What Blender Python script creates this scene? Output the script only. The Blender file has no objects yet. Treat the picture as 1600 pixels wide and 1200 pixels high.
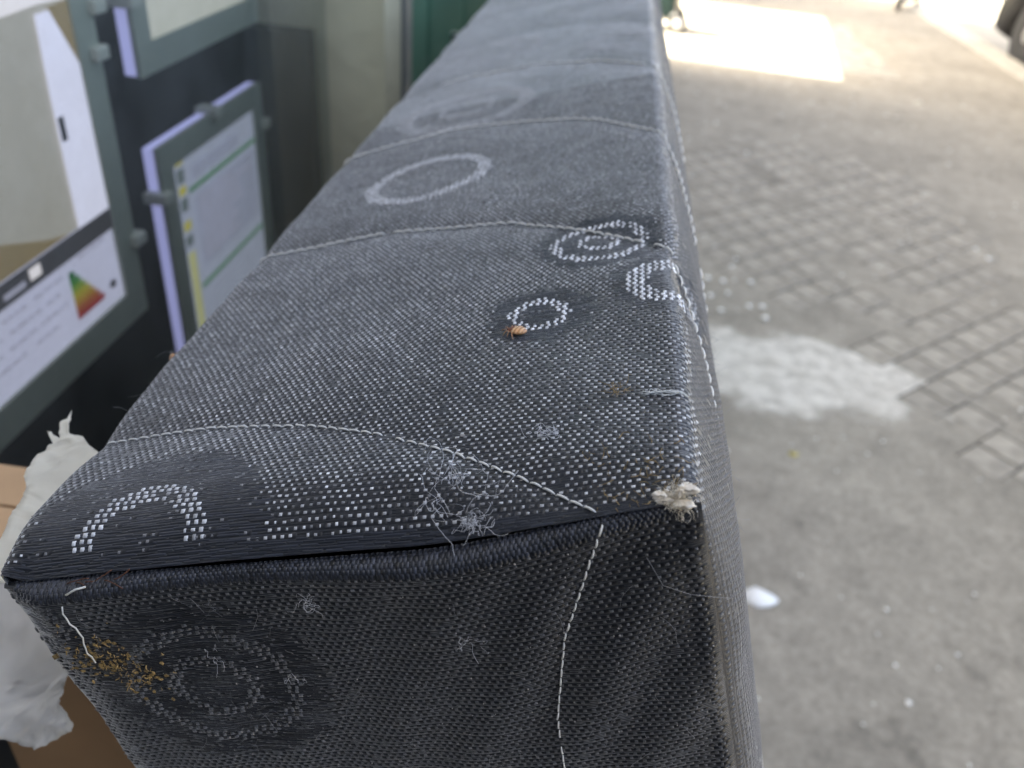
import bpy, bmesh, math, random
import numpy as np
from mathutils import Vector, Matrix, noise as mnoise

random.seed(7); rng = np.random.default_rng(11)
sc = bpy.context.scene
R = math.radians

# ------------------------------------------------------------------ camera
CAMH = 1.433
cam = bpy.data.cameras.new('camera'); camo = bpy.data.objects.new('camera', cam)
sc.collection.objects.link(camo)
cam.sensor_width = 36.0; cam.lens = 29.43; cam.clip_start = 0.01; cam.clip_end = 500
M = Matrix(((0.98953975, -0.13135172, 0.05964732, 0.0),
            (0.12236499, 0.54525331, -0.82929225, 0.0),
            (0.07640606, 0.82791639, 0.55562268, CAMH), (0, 0, 0, 1)))
camo.matrix_world = M
cam.dof.use_dof = True; cam.dof.focus_distance = 0.171; cam.dof.aperture_fstop = 16.5
sc.camera = camo

# ------------------------------------------------------------------ sky, sun, exposure
SUN_EL, SUN_AZ = R(50.5), math.atan2(-1.0, 0.14)
w = bpy.data.worlds.new('World'); sc.world = w; w.use_nodes = True
nt = w.node_tree; bg = nt.nodes['Background']
sky = nt.nodes.new('ShaderNodeTexSky'); sky.sky_type = 'NISHITA'; sky.sun_disc = False
sky.sun_elevation = SUN_EL; sky.sun_rotation = SUN_AZ
sky.air_density = 0.4; sky.dust_density = 6.0; sky.ozone_density = 0.2
nt.links.new(sky.outputs[0], bg.inputs[0]); bg.inputs[1].default_value = 0.15
sd = bpy.data.lights.new('sun', 'SUN'); sd.energy = 4.5; sd.angle = R(0.5); sd.color = (1, 0.95, 0.86)
so = bpy.data.objects.new('sun', sd); sc.collection.objects.link(so)
sdir = Vector((math.sin(SUN_AZ) * math.cos(SUN_EL), math.cos(SUN_AZ) * math.cos(SUN_EL), math.sin(SUN_EL)))
so.rotation_euler = sdir.to_track_quat('Z', 'Y').to_euler(); so.location = (-8, 4, 14)
vs = sc.view_settings; vs.view_transform = 'Standard'; vs.look = 'None'; vs.gamma = 1.0
vs.use_curve_mapping = False; vs.exposure = 3.1
vs.use_white_balance = True; vs.white_balance_temperature = 7300; vs.white_balance_tint = 2

# ------------------------------------------------------------------ helpers
def tag(o, label=None, cat=None, group=None, kind=None):
    if label: o['label'] = label
    if cat: o['category'] = cat
    if group: o['group'] = group
    if kind: o['kind'] = kind
    return o
def empty(name, loc=(0, 0, 0), rot=(0, 0, 0)):
    o = bpy.data.objects.new(name, None); o.location = loc; o.rotation_euler = rot
    sc.collection.objects.link(o); return o
def link(name, me, mat=None, parent=None, smooth=False):
    if mat is not None and not me.materials: me.materials.append(mat)
    if smooth: me.polygons.foreach_set('use_smooth', np.ones(len(me.polygons), bool))
    o = bpy.data.objects.new(name, me); sc.collection.objects.link(o)
    if parent is not None: o.parent = parent
    return o
def pymesh(name, verts, faces, mat=None, parent=None, smooth=False):
    me = bpy.data.meshes.new(name); me.from_pydata([tuple(map(float, v)) for v in verts], [], [tuple(int(i) for i in f) for f in faces]); me.update()
    return link(name, me, mat, parent, smooth)
def npmesh(name, verts, quads, mat=None, parent=None, smooth=True, uv=None, attr=None):
    me = bpy.data.meshes.new(name); verts = np.asarray(verts, np.float32); quads = np.asarray(quads, np.int32)
    k = quads.shape[1]
    me.vertices.add(len(verts)); me.vertices.foreach_set('co', verts.ravel())
    me.loops.add(quads.size); me.loops.foreach_set('vertex_index', quads.ravel())
    me.polygons.add(len(quads)); me.polygons.foreach_set('loop_start', np.arange(0, quads.size, k, dtype=np.int32))
    if uv is not None:
        l = me.uv_layers.new(name='fab'); l.data.foreach_set('uv', np.asarray(uv, np.float32)[quads.ravel()].ravel())
    if attr is not None:
        a = me.attributes.new('shade', 'FLOAT', 'POINT'); a.data.foreach_set('value', np.asarray(attr, np.float32))
    me.update(calc_edges=True); me.validate()
    return link(name, me, mat, parent, smooth)
def box_vf(x0, x1, y0, y1, z0, z1):
    v = [(x, y, z) for z in (z0, z1) for y in (y0, y1) for x in (x0, x1)]
    f = [(0, 2, 3, 1), (4, 5, 7, 6), (0, 1, 5, 4), (2, 6, 7, 3), (0, 4, 6, 2), (1, 3, 7, 5)]
    return v, f
def box(name, b, mat, parent=None, bevel=0.0):
    v, f = box_vf(*b); bm = bmesh.new(); vv = [bm.verts.new(p) for p in v]
    for q in f: bm.faces.new([vv[i] for i in q])
    if bevel: bmesh.ops.bevel(bm, geom=list(bm.edges), offset=bevel, segments=2, affect='EDGES', profile=0.6)
    me = bpy.data.meshes.new(name); bm.to_mesh(me); bm.free()
    return link(name, me, mat, parent)
def tube_vf(pts, rad, sides=5, taper=None):
    pts = [Vector(p) for p in pts]; V = []; F = []; n = len(pts); up = Vector((0.13, 0.31, 0.94))
    for i, p in enumerate(pts):
        t = (pts[min(i + 1, n - 1)] - pts[max(i - 1, 0)]).normalized()
        a = t.cross(up)
        if a.length < 1e-4: a = t.cross(Vector((1, 0, 0)))
        a.normalize(); b = t.cross(a); r = rad if taper is None else rad * taper(i / (n - 1))
        for k in range(sides):
            c = 2 * math.pi * k / sides; V.append(p + (a * math.cos(c) + b * math.sin(c)) * r)
    for i in range(n - 1):
        for k in range(sides):
            k2 = (k + 1) % sides; F.append((i * sides + k, i * sides + k2, (i + 1) * sides + k2, (i + 1) * sides + k))
    F.append(tuple(range(sides))[::-1]); F.append(tuple((n - 1) * sides + k for k in range(sides)))
    return V, F
class MB:
    def __init__(s): s.v = []; s.f = []
    def add(s, vf):
        o = len(s.v); s.v += list(vf[0]); s.f += [tuple(i + o for i in q) for q in vf[1]]; return s
    def build(s, name, mat, parent=None, smooth=False): return pymesh(name, s.v, s.f, mat, parent, smooth)
def lathe_vf(prof, n=24, axis='z', org=(0, 0, 0)):
    V = []; F = []
    for r, h in prof:
        for k in range(n):
            c = 2 * math.pi * k / n; x, y = r * math.cos(c), r * math.sin(c)
            p = {'z': (x, y, h), 'x': (h, x, y), 'y': (x, h, y)}[axis]
            V.append((p[0] + org[0], p[1] + org[1], p[2] + org[2]))
    for i in range(len(prof) - 1):
        for k in range(n):
            F.append((i * n + k, i * n + (k + 1) % n, (i + 1) * n + (k + 1) % n, (i + 1) * n + k))
    F.append(tuple(range(n))[::-1]); F.append(tuple((len(prof) - 1) * n + k for k in range(n)))
    return V, F
def ball_vf(c, r, n=10, m=7):
    V = [(c[0], c[1], c[2] + r[2])]; F = []
    for i in range(1, m):
        t = math.pi * i / m
        for k in range(n):
            a = 2 * math.pi * k / n
            V.append((c[0] + r[0] * math.sin(t) * math.cos(a), c[1] + r[1] * math.sin(t) * math.sin(a), c[2] + r[2] * math.cos(t)))
    V.append((c[0], c[1], c[2] - r[2]))
    for k in range(n): F.append((0, 1 + k, 1 + (k + 1) % n))
    for i in range(m - 2):
        for k in range(n):
            a = 1 + i * n; F.append((a + k, a + n + k, a + n + (k + 1) % n, a + (k + 1) % n))
    l = len(V) - 1; a = 1 + (m - 2) * n
    for k in range(n): F.append((a + k, l, a + (k + 1) % n))
    return V, F

# ------------------------------------------------------------------ materials
def mat(name, col, rough=0.6, noise=0.0, nscale=20.0, bump=0.0, bscale=60.0, metal=0.0, spec=0.5, sheen=0.0, emit=None, estr=0.0, trans=0.0, attr=False, col2=None, coat=0.0, sss=0.0):
    m = bpy.data.materials.new(name); m.use_nodes = True; n = m.node_tree; p = n.nodes['Principled BSDF']; L = n.links.new
    p.inputs['Base Color'].default_value = (*col, 1); p.inputs['Roughness'].default_value = rough
    p.inputs['Metallic'].default_value = metal; p.inputs['Specular IOR Level'].default_value = spec
    if sheen: p.inputs['Sheen Weight'].default_value = sheen; p.inputs['Sheen Roughness'].default_value = 0.34; p.inputs['Sheen Tint'].default_value = (0.9, 0.9, 0.95, 1)
    if trans: p.inputs['Transmission Weight'].default_value = trans
    if coat: p.inputs['Coat Weight'].default_value = coat
    if sss: p.inputs['Subsurface Weight'].default_value = sss; p.inputs['Subsurface Radius'].default_value = (0.002, 0.001, 0.0006)
    if emit: p.inputs['Emission Color'].default_value = (*emit, 1); p.inputs['Emission Strength'].default_value = estr
    tc = n.nodes.new('ShaderNodeTexCoord'); src = None
    if noise or col2:
        t = n.nodes.new('ShaderNodeTexNoise'); t.inputs['Scale'].default_value = nscale; t.inputs['Detail'].default_value = 6
        L(tc.outputs['Object'], t.inputs['Vector'])
        mx = n.nodes.new('ShaderNodeMix'); mx.data_type = 'RGBA'
        c2 = col2 or tuple(max(0, c * (1 - noise)) for c in col); c1 = col if col2 else tuple(c * (1 + noise) for c in col)
        mx.inputs['A'].default_value = (*c1, 1); mx.inputs['B'].default_value = (*c2, 1)
        rp = n.nodes.new('ShaderNodeMapRange'); rp.inputs['From Min'].default_value = 0.35; rp.inputs['From Max'].default_value = 0.65
        L(t.outputs['Fac'], rp.inputs['Value']); L(rp.outputs[0], mx.inputs['Factor']); src = mx.outputs['Result']
    if attr:
        a = n.nodes.new('ShaderNodeAttribute'); a.attribute_name = 'shade'
        v = n.nodes.new('ShaderNodeVectorMath'); v.operation = 'SCALE'
        if src: L(src, v.inputs[0])
        else: v.inputs[0].default_value = col
        L(a.outputs['Fac'], v.inputs['Scale']); src = v.outputs[0]
    if src: L(src, p.inputs['Base Color'])
    if bump:
        t = n.nodes.new('ShaderNodeTexNoise'); t.inputs['Scale'].default_value = bscale; t.inputs['Detail'].default_value = 5
        L(tc.outputs['Object'], t.inputs['Vector'])
        b = n.nodes.new('ShaderNodeBump'); b.inputs['Strength'].default_value = bump; b.inputs['Distance'].default_value = 0.3 / bscale
        L(t.outputs['Fac'], b.inputs['Height']); L(b.outputs[0], p.inputs['Normal'])
    return m

def fabric_mat():
    m = bpy.data.materials.new('charcoal_ticking'); m.use_nodes = True; n = m.node_tree; p = n.nodes['Principled BSDF']; L = n.links.new
    uv = n.nodes.new('ShaderNodeUVMap'); uv.uv_map = 'fab'
    sp = n.nodes.new('ShaderNodeSeparateXYZ'); L(uv.outputs[0], sp.inputs[0])
    def math_(op, a, b=None):
        k = n.nodes.new('ShaderNodeMath'); k.operation = op
        for i, x in enumerate((a, b)):
            if x is None: continue
            if isinstance(x, (int, float)): k.inputs[i].default_value = x
            else: L(x, k.inputs[i])
        return k.outputs[0]
    nz = n.nodes.new('ShaderNodeTexNoise'); nz.inputs['Scale'].default_value = 900; L(uv.outputs[0], nz.inputs['Vector'])
    jit = math_('MULTIPLY', nz.outputs['Fac'], 2.2)
    rib = math_('SINE', math_('ADD', math_('MULTIPLY', sp.outputs['Y'], 2 * math.pi / 0.00052), jit))
    twist = math_('SINE', math_('ADD', math_('MULTIPLY', sp.outputs['X'], 2 * math.pi / 0.0017), math_('MULTIPLY', rib, 1.5)))
    h = math_('ADD', rib, math_('MULTIPLY', twist, 0.35))
    b = n.nodes.new('ShaderNodeBump'); b.inputs['Strength'].default_value = 0.35; b.inputs['Distance'].default_value = 0.00010
    L(h, b.inputs['Height']); L(b.outputs[0], p.inputs['Normal'])
    n2 = n.nodes.new('ShaderNodeTexNoise'); n2.inputs['Scale'].default_value = 45; n2.inputs['Detail'].default_value = 8; n2.inputs['Roughness'].default_value = 0.7
    L(uv.outputs[0], n2.inputs['Vector'])
    cr = n.nodes.new('ShaderNodeValToRGB'); L(n2.outputs['Fac'], cr.inputs[0])
    cr.color_ramp.elements[0].position = 0.35; cr.color_ramp.elements[0].color = (0.009, 0.0105, 0.0148, 1)
    cr.color_ramp.elements[1].position = 0.75; cr.color_ramp.elements[1].color = (0.022, 0.025, 0.034, 1)
    L(cr.outputs[0], p.inputs['Base Color'])
    p.inputs['Roughness'].default_value = 0.36; p.inputs['Specular IOR Level'].default_value = 0.6
    p.inputs['Sheen Weight'].default_value = 1.0; p.inputs['Sheen Roughness'].default_value = 0.34
    return m

FAB = fabric_mat()
YARN_D = mat('charcoal_yarn', (0.0150, 0.0172, 0.0235), 0.38, spec=0.5, sheen=0.5, attr=True)
YARN_W = mat('silver_yarn', (0.80, 0.82, 0.87), 0.4, spec=0.5, sheen=0.5, attr=True)
THREAD = mat('stitch_thread', (0.78, 0.78, 0.76), 0.5)
LINT = mat('pale_lint', (0.68, 0.69, 0.73), 0.7)
LINTD = mat('grey_lint', (0.16, 0.165, 0.18), 0.8)
STRAW = mat('straw_residue', (0.32, 0.22, 0.09), 0.7, noise=0.5, nscale=900)
STUFF = mat('wadding', (0.80, 0.69, 0.52), 0.9, col2=(0.88, 0.87, 0.86), nscale=260, bump=0.8, bscale=900)

# ------------------------------------------------------------------ large structure: ground
def pavement_mat():
    m = mat('worn_asphalt', (0.36, 0.325, 0.275), 0.85, spec=0.25); n = m.node_tree; p = n.nodes['Principled BSDF']; L = n.links.new
    tc = n.nodes.new('ShaderNodeTexCoord')
    def noise_(s, d=6, r=0.6):
        t = n.nodes.new('ShaderNodeTexNoise'); t.inputs['Scale'].default_value = s; t.inputs['Detail'].default_value = d; t.inputs['Roughness'].default_value = r
        L(tc.outputs['Object'], t.inputs['Vector']); return t.outputs['Fac']
    def ramp(f, stops):
        c = n.nodes.new('ShaderNodeValToRGB'); L(f, c.inputs[0]); e = c.color_ramp.elements
        e[0].position, e[0].color = stops[0][0], (*stops[0][1], 1); e[1].position, e[1].color = stops[-1][0], (*stops[-1][1], 1)
        for q, k in stops[1:-1]: x = e.new(q); x.color = (*k, 1)
        return c.outputs[0]
    def mixc(f, a, b, mode='MIX'):
        x = n.nodes.new('ShaderNodeMix'); x.data_type = 'RGBA'; x.blend_type = mode
        for nm, v in (('Factor', f), ('A', a), ('B', b)):
            if isinstance(v, (int, float)): x.inputs[nm].default_value = v
            elif isinstance(v, tuple): x.inputs[nm].default_value = (*v, 1)
            else: L(v, x.inputs[nm])
        return x.outputs['Result']
    base = ramp(noise_(1.7, 8, 0.65), [(0.3, (0.27, 0.243, 0.197)), (0.5, (0.345, 0.31, 0.252)), (0.72, (0.40, 0.36, 0.293))])
    fine = ramp(noise_(55, 6, 0.8), [(0.35, (0.68, 0.68, 0.68)), (0.7, (1.22, 1.22, 1.22))])
    c = mixc(1.0, base, fine, 'MULTIPLY')
    c = mixc(1.0, c, ramp(noise_(11, 5, 0.7), [(0.3, (0.78, 0.78, 0.78)), (0.7, (1.16, 1.16, 1.16))]), 'MULTIPLY')
    # dark oily blotches
    dk = ramp(noise_(4.3, 5, 0.6), [(0.60, (0, 0, 0)), (0.72, (1, 1, 1))])
    c = mixc(dk, c, mixc(1.0, c, (0.62, 0.62, 0.62), 'MULTIPLY'))
    # dried pale spill
    mp = n.nodes.new('ShaderNodeMapping'); mp.vector_type = 'TEXTURE'
    mp.inputs['Location'].default_value = (0.70, 2.43, 0); mp.inputs['Rotation'].default_value = (0, 0, R(4)); mp.inputs['Scale'].default_value = (0.56, 0.22, 1)
    L(tc.outputs['Object'], mp.inputs['Vector'])
    ln = n.nodes.new('ShaderNodeVectorMath'); ln.operation = 'LENGTH'; L(mp.outputs[0], ln.inputs[0])
    ad = n.nodes.new('ShaderNodeMath'); ad.operation = 'MULTIPLY_ADD'; L(noise_(4.2, 12, 0.72), ad.inputs[0]); ad.inputs[1].default_value = -2.6; pl = n.nodes.new('ShaderNodeMath'); pl.operation = 'MULTIPLY_ADD'; pl.inputs[1].default_value = 1.0; pl.inputs[2].default_value = 0.42; L(ln.outputs['Value'], pl.inputs[0]); L(pl.outputs[0], ad.inputs[2])
    sp = ramp(ad.outputs[0], [(0.0, (0.85, 0.85, 0.85)), (0.12, (0.4, 0.4, 0.4)), (0.32, (0, 0, 0))])
    spm = n.nodes.new('ShaderNodeMath'); spm.operation = 'MULTIPLY'; L(sp, spm.inputs[0]); L(ramp(noise_(16, 8, 0.75), [(0.36, (0.25, 0.25, 0.25)), (0.56, (1, 1, 1))]), spm.inputs[1]); sp = spm.outputs[0]
    c = mixc(sp, c, ramp(noise_(14), [(0.3, (0.60, 0.56, 0.49)), (0.7, (0.80, 0.76, 0.67))]))
    L(c, p.inputs['Base Color'])
    b = n.nodes.new('ShaderNodeBump'); b.inputs['Strength'].default_value = 0.5; b.inputs['Distance'].default_value = 0.004
    L(noise_(120, 4, 0.7), b.inputs['Height']); L(b.outputs[0], p.inputs['Normal'])
    return m
PAVE = pavement_mat()
JOINT = mat('dirty_joint', (0.07, 0.062, 0.05), 0.95, noise=0.4, nscale=30)
KERB = mat('pale_granite', (0.42, 0.39, 0.33), 0.8, noise=0.18, nscale=9, bump=0.3, bscale=90)
ROADM = mat('road_asphalt', (0.25, 0.24, 0.215), 0.85, noise=0.2, nscale=6, bump=0.4, bscale=100)

def clip(poly, x0, x1, y0, y1):
    for ax, lim, sg in ((0, x0, 1), (0, x1, -1), (1, y0, 1), (1, y1, -1)):
        out = []
        for i in range(len(poly)):
            a, b = poly[i - 1], poly[i]; da, db = (a[ax] - lim) * sg, (b[ax] - lim) * sg
            if (da >= 0) != (db >= 0):
                t = da / (da - db); out.append((a[0] + (b[0] - a[0]) * t, a[1] + (b[1] - a[1]) * t))
            if db >= 0: out.append(b)
        poly = out
        if len(poly) < 3: return []
    return poly
ground = box('terrain', (-60, 80, -60, 140, -0.5, -0.20), mat('earth', (0.15, 0.13, 0.10), 0.9)); tag(ground, kind='structure')
PX0, PX1 = -0.243, 3.40
A_ = Vector((0.731, 0.682)); B_ = Vector((-0.682, 0.731)); O_ = Vector((1.069, 2.171)); PL, PW = 0.122, 0.136
def cell_c(i, j): return O_ + A_ * ((i + 0.5 + (0.5 if j % 2 else 0.0)) * PL) + B_ * ((j + 0.5) * PW)
def hrand(c): return (math.sin(c.x * 127.1 + c.y * 311.7) * 43758.5453) % 1.0
def shown(c):
    if hrand(c) < 0.16: return False
    x, y = c; n1 = mnoise.noise(Vector((x * 2.3, y * 2.3, 3.1)))
    if (x - 1.62) ** 2 / 0.36 + (y - 2.52) ** 2 / 0.36 < 1 + 0.25 * n1 and x + 0.15 * n1 > 1.0: return True
    if (x - 1.10) ** 2 / 0.52 + (y - 4.0) ** 2 / 1.25 < 1 + 0.35 * n1 and n1 > -0.45: return True
    return False
pav = None; pv, pf, pavers = [], [], []
for j in range(-60, 110):
    for i in range(-95, 145):
        c = cell_c(i, j)
        if not (PX0 - 0.3 < c.x < PX1 + 0.3 and -2.3 < c.y < 13): continue
        if shown(c): pavers.append(c); continue
        q = [c + A_ * (sx * PL / 2) + B_ * (sy * PW / 2) for sx, sy in ((-1, -1), (1, -1), (1, 1), (-1, 1))]
        q = clip([(p.x, p.y) for p in q], PX0, PX1, -2.0, 12.5)
        if q:
            o = len(pv); pv += [(x, y, 0.0) for x, y in q]; pf.append(tuple(range(o, o + len(q))))
o = len(pv); pv += [(PX0, 12.5, 0), (PX1, 12.5, 0), (PX1, 90, 0), (PX0, 90, 0)]; pf.append((o, o + 1, o + 2, o + 3))
o = len(pv); pv += [(PX0, -20, 0), (PX1, -20, 0), (PX1, -2.0, 0), (PX0, -2.0, 0)]; pf.append((o, o + 1, o + 2, o + 3))
pav = pymesh('pavement', pv, pf, PAVE); tag(pav, kind='structure')
pymesh('bedding', [(-0.3, 1, -0.005), (3.3, 1, -0.005), (3.3, 6.5, -0.005), (-0.3, 6.5, -0.005)], [(0, 1, 2, 3)], JOINT, pav)
bm = bmesh.new(); v, f = box_vf(-PL / 2 + .0042, PL / 2 - .0042, -PW / 2 + .0042, PW / 2 - .0042, -0.03, 0.0)
vv = [bm.verts.new(p) for p in v]
for q in f: bm.faces.new([vv[i] for i in q])
bmesh.ops.bevel(bm, geom=[e for e in bm.edges if all(x.co.z > -0.01 for x in e.verts)], offset=0.0025, segments=1, affect='EDGES')
pme = bpy.data.meshes.new('paver'); bm.to_mesh(pme); bm.free(); 
PAVER = mat('paver_stone', (0.335, 0.30, 0.243), 0.85, noise=0.22, nscale=14, bump=0.4, bscale=120); pme.materials.append(PAVER)
ang = math.atan2(A_.y, A_.x)
pmes = [pme]
for k, tn in enumerate((0.9, 0.96, 1.05)):
    q = pme.copy(); q.materials.clear(); q.materials.append(mat('paver_stone_%d' % k, (0.335 * tn, 0.30 * tn, 0.243 * tn), 0.85, noise=0.22, nscale=14, bump=0.5, bscale=120)); pmes.append(q)
for c in pavers:
    p = link('paver', random.choice(pmes), None, pav); p.location = (c.x, c.y, random.uniform(-0.0012, 0.0004)); p.rotation_euler = (random.uniform(-.002, .002), random.uniform(-.002, .002), ang + random.uniform(-.01, .01))
SLAB = mat('concrete_slab', (0.33, 0.30, 0.25), 0.9, noise=0.3, nscale=9, bump=0.4, bscale=70)
slme = None
for i_ in range(3):
    for j_ in range(2):
        q = box('slab', (-0.31, 0.31, -0.55, 0.55, -0.02, 0.005), SLAB, pav, 0.006) if slme is None else link('slab', slme, None, pav)
        slme = q.data; q.location = (0.72 + i_ * 0.64, 7.65 + j_ * 1.13, random.uniform(-.001, .002)); q.rotation_euler = (0, 0, random.uniform(-.004, .004))
kerb = box('kerb', (3.41, 3.65, -12, 40, -0.19, -0.03), JOINT); tag(kerb, kind='structure')
kme = box('kerb_stone', (-0.125, 0.13, -0.495, 0.495, -0.15, 0.008), KERB, kerb, 0.008); kme.location = (3.53, -1.5, 0)
for k in range(1, 26):
    q = kme.copy(); sc.collection.objects.link(q); q.parent = kerb; q.location = (3.53 + random.uniform(-.003, .003), -1.5 + k, random.uniform(-.003, .002))
road = pymesh('road', [(3.655, -30, -0.11), (30, -30, -0.11), (30, 90, -0.11), (3.655, 90, -0.11)], [(0, 1, 2, 3)], ROADM); tag(road, kind='structure')
gut = box('gutter', (3.67, 3.86, -12, 40, -0.13, -0.104), mat('gutter_concrete', (0.34, 0.32, 0.28), 0.85, noise=0.15, nscale=5)); tag(gut, kind='structure')

# ------------------------------------------------------------------ large structure: shop building
PLASTER = mat('beige_plaster', (0.56, 0.53, 0.37), 0.85, noise=0.2, nscale=5, bump=0.3, bscale=40)
RENDERM = mat('grey_render', (0.30, 0.28, 0.25), 0.9, noise=0.15, nscale=1.5, bump=0.3, bscale=30)
BLACK = mat('black_paint', (0.008, 0.009, 0.010), 0.9, spec=0.1)
DARKW = mat('dark_interior', (0.02, 0.021, 0.022), 0.8, noise=0.2, nscale=4)
XF = -0.243
shop = empty('shop_building', (XF, 2.0, 0)); tag(shop, 'pale rendered building with lit property panels in its dark shop window', 'building')
def sbox(name, b, m, bev=0.0):
    o = box(name, b, m, shop, bev); o.matrix_parent_inverse = Matrix.Translation((-XF, -2.0, 0)); return o
HB = 10.5
sbox('stall_riser', (-0.60, XF, -0.6, 0.95, 0, 0.42), RENDERM)
sbox('wall', (-0.60, XF, -0.6, 0.95, 2.55, HB), RENDERM)
sbox('pier', (-0.60, XF, 0.952, 1.03, 0, 2.55), PLASTER)
sbox('wall', (-0.60, XF - .004, 0.952, 7.13, 2.60, HB), RENDERM)
sbox('wall', (-0.60, XF - .004, 3.10, 7.13, 0, 2.598), RENDERM)
pymesh('lintel', [(x, y, z) for x in (-0.60, XF - .004) for y, z in ((7.132, 2.93), (10.05, 3.41), (10.05, HB), (7.132, HB))],
       [(0, 1, 2, 3), (7, 6, 5, 4), (0, 4, 5, 1), (3, 2, 6, 7), (1, 5, 6, 2), (0, 3, 7, 4)], RENDERM, shop).matrix_parent_inverse = Matrix.Translation((-XF, -2.0, 0))
sbox('wall', (-0.60, XF - .004, 10.052, 12.0, 0, HB), RENDERM)
sbox('back_wall', (-1.75, -1.70, -1.9, 1.9, 0, 2.6), DARKW)
sbox('ceiling', (-1.70, -0.602, -1.9, 1.9, 2.56, 2.62), DARKW)
sbox('interior_floor', (-1.70, -0.602, -1.9, 1.9, 0.30, 0.36), DARKW)
sbox('side_wall', (-1.70, -0.602, 0.952, 1.01, 0.36, 2.56), DARKW)
sbox('side_wall', (-1.70, -0.602, -1.9, -1.85, 0.36, 2.56), DARKW)
sbox('black_plinth', (-1.60, -0.322, 0.925, 0.9505, 0.43, 1.228), BLACK)
sbox('shelf', (-1.3, -0.70, 0.1, 0.9, 0.98, 1.01), mat('grey_shelf', (0.09, 0.095, 0.10), 0.6), 0.004)
glass = bpy.data.materials.new('window_glass'); glass.use_nodes = True; n = glass.node_tree; n.nodes.remove(n.nodes['Principled BSDF'])
tr = n.nodes.new('ShaderNodeBsdfTransparent'); tr.inputs[0].default_value = (0.93, 0.95, 0.94, 1); gl = n.nodes.new('ShaderNodeBsdfGlossy'); gl.inputs['Roughness'].default_value = 0.02
lw = n.nodes.new('ShaderNodeLayerWeight'); lw.inputs['Blend'].default_value = 0.5; pw5 = n.nodes.new('ShaderNodeMath'); pw5.operation = 'POWER'; pw5.inputs[1].default_value = 5.0; n.links.new(lw.outputs['Facing'], pw5.inputs[0])
fr = n.nodes.new('ShaderNodeMath'); fr.operation = 'MULTIPLY_ADD'; fr.inputs[1].default_value = 0.96; fr.inputs[2].default_value = 0.04; n.links.new(pw5.outputs[0], fr.inputs[0]); ms = n.nodes.new('ShaderNodeMixShader')
n.links.new(fr.outputs[0], ms.inputs[0]); n.links.new(tr.outputs[0], ms.inputs[1]); n.links.new(gl.outputs[0], ms.inputs[2]); dz = n.nodes.new('ShaderNodeBsdfDiffuse'); dz.inputs[0].default_value = (0.6, 0.62, 0.6, 1); dn = n.nodes.new('ShaderNodeTexNoise'); dn.inputs['Scale'].default_value = 14; dn.inputs['Detail'].default_value = 9; dn.inputs['Roughness'].default_value = 0.75
dm = n.nodes.new('ShaderNodeMapRange'); dm.inputs['From Min'].default_value = 0.35; dm.inputs['From Max'].default_value = 0.8; dm.inputs['To Min'].default_value = 0.02; dm.inputs['To Max'].default_value = 0.15
m2 = n.nodes.new('ShaderNodeMixShader'); n.links.new(dn.outputs['Fac'], dm.inputs['Value']); n.links.new(dm.outputs[0], m2.inputs[0]); n.links.new(ms.outputs[0], m2.inputs[1]); n.links.new(dz.outputs[0], m2.inputs[2]); n.links.new(m2.outputs[0], n.nodes['Material Output'].inputs[0])
sbox('window_pane', (-0.316, -0.308, -0.6, 0.949, 0.42, 2.55), glass)
sbox('added_light_blocker', (-0.60, 0.55, -2.6, -0.45, 0, 2.0), mat('dark_blocker', (0.024, 0.028, 0.036), 0.9, noise=0.2, nscale=2))  # unseen block added behind the camera to shade the mattress's near end

# green shopfront next door
GREEN = mat('green_paint', (0.12, 0.26, 0.175), 0.9, noise=0.12, nscale=8, spec=0.1)
GREEND = mat('dark_green_paint', (0.028, 0.06, 0.043), 0.5)
STEEL = mat('dull_aluminium', (0.30, 0.32, 0.30), 0.5, metal=0.3)
gs = empty('green_shopfront', (XF, 1.4, 0)); tag(gs, 'green panelled door front with pale metal edge beyond the beige pier', 'shopfront')
def gbox(name, b, m, bev=0.0):
    o = box(name, b, m, gs, bev); o.matrix_parent_inverse = Matrix.Translation((-XF, -1.4, 0)); return o
gbox('backing', (-0.42, XF - .030, 1.032, 3.09, 0, 2.59), GREEND)
gbox('edge_strip', (XF - .027, XF + .004, 1.036, 1.074, 0, 2.58), STEEL, 0.004)
y = 1.08
for wd in (0.11, 0.28, 0.28, 0.28, 0.28, 0.28, 0.28):
    gbox('panel', (XF - .027, XF, y, y + wd, 0.05, 2.55), GREEN, 0.008); y += wd + 0.014
k = MB().add(lathe_vf([(0.006, 0), (0.006, 0.03), (0.017, 0.034), (0.02, 0.045), (0.014, 0.058), (0.002, 0.061)], 14, 'x', (XF - .003, 1.37, 1.15))).build('knob', mat('pale_knob', (0.7, 0.72, 0.72), 0.3, metal=0.4), gs, True)
k.matrix_parent_inverse = Matrix.Translation((-XF, -1.4, 0))

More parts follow.
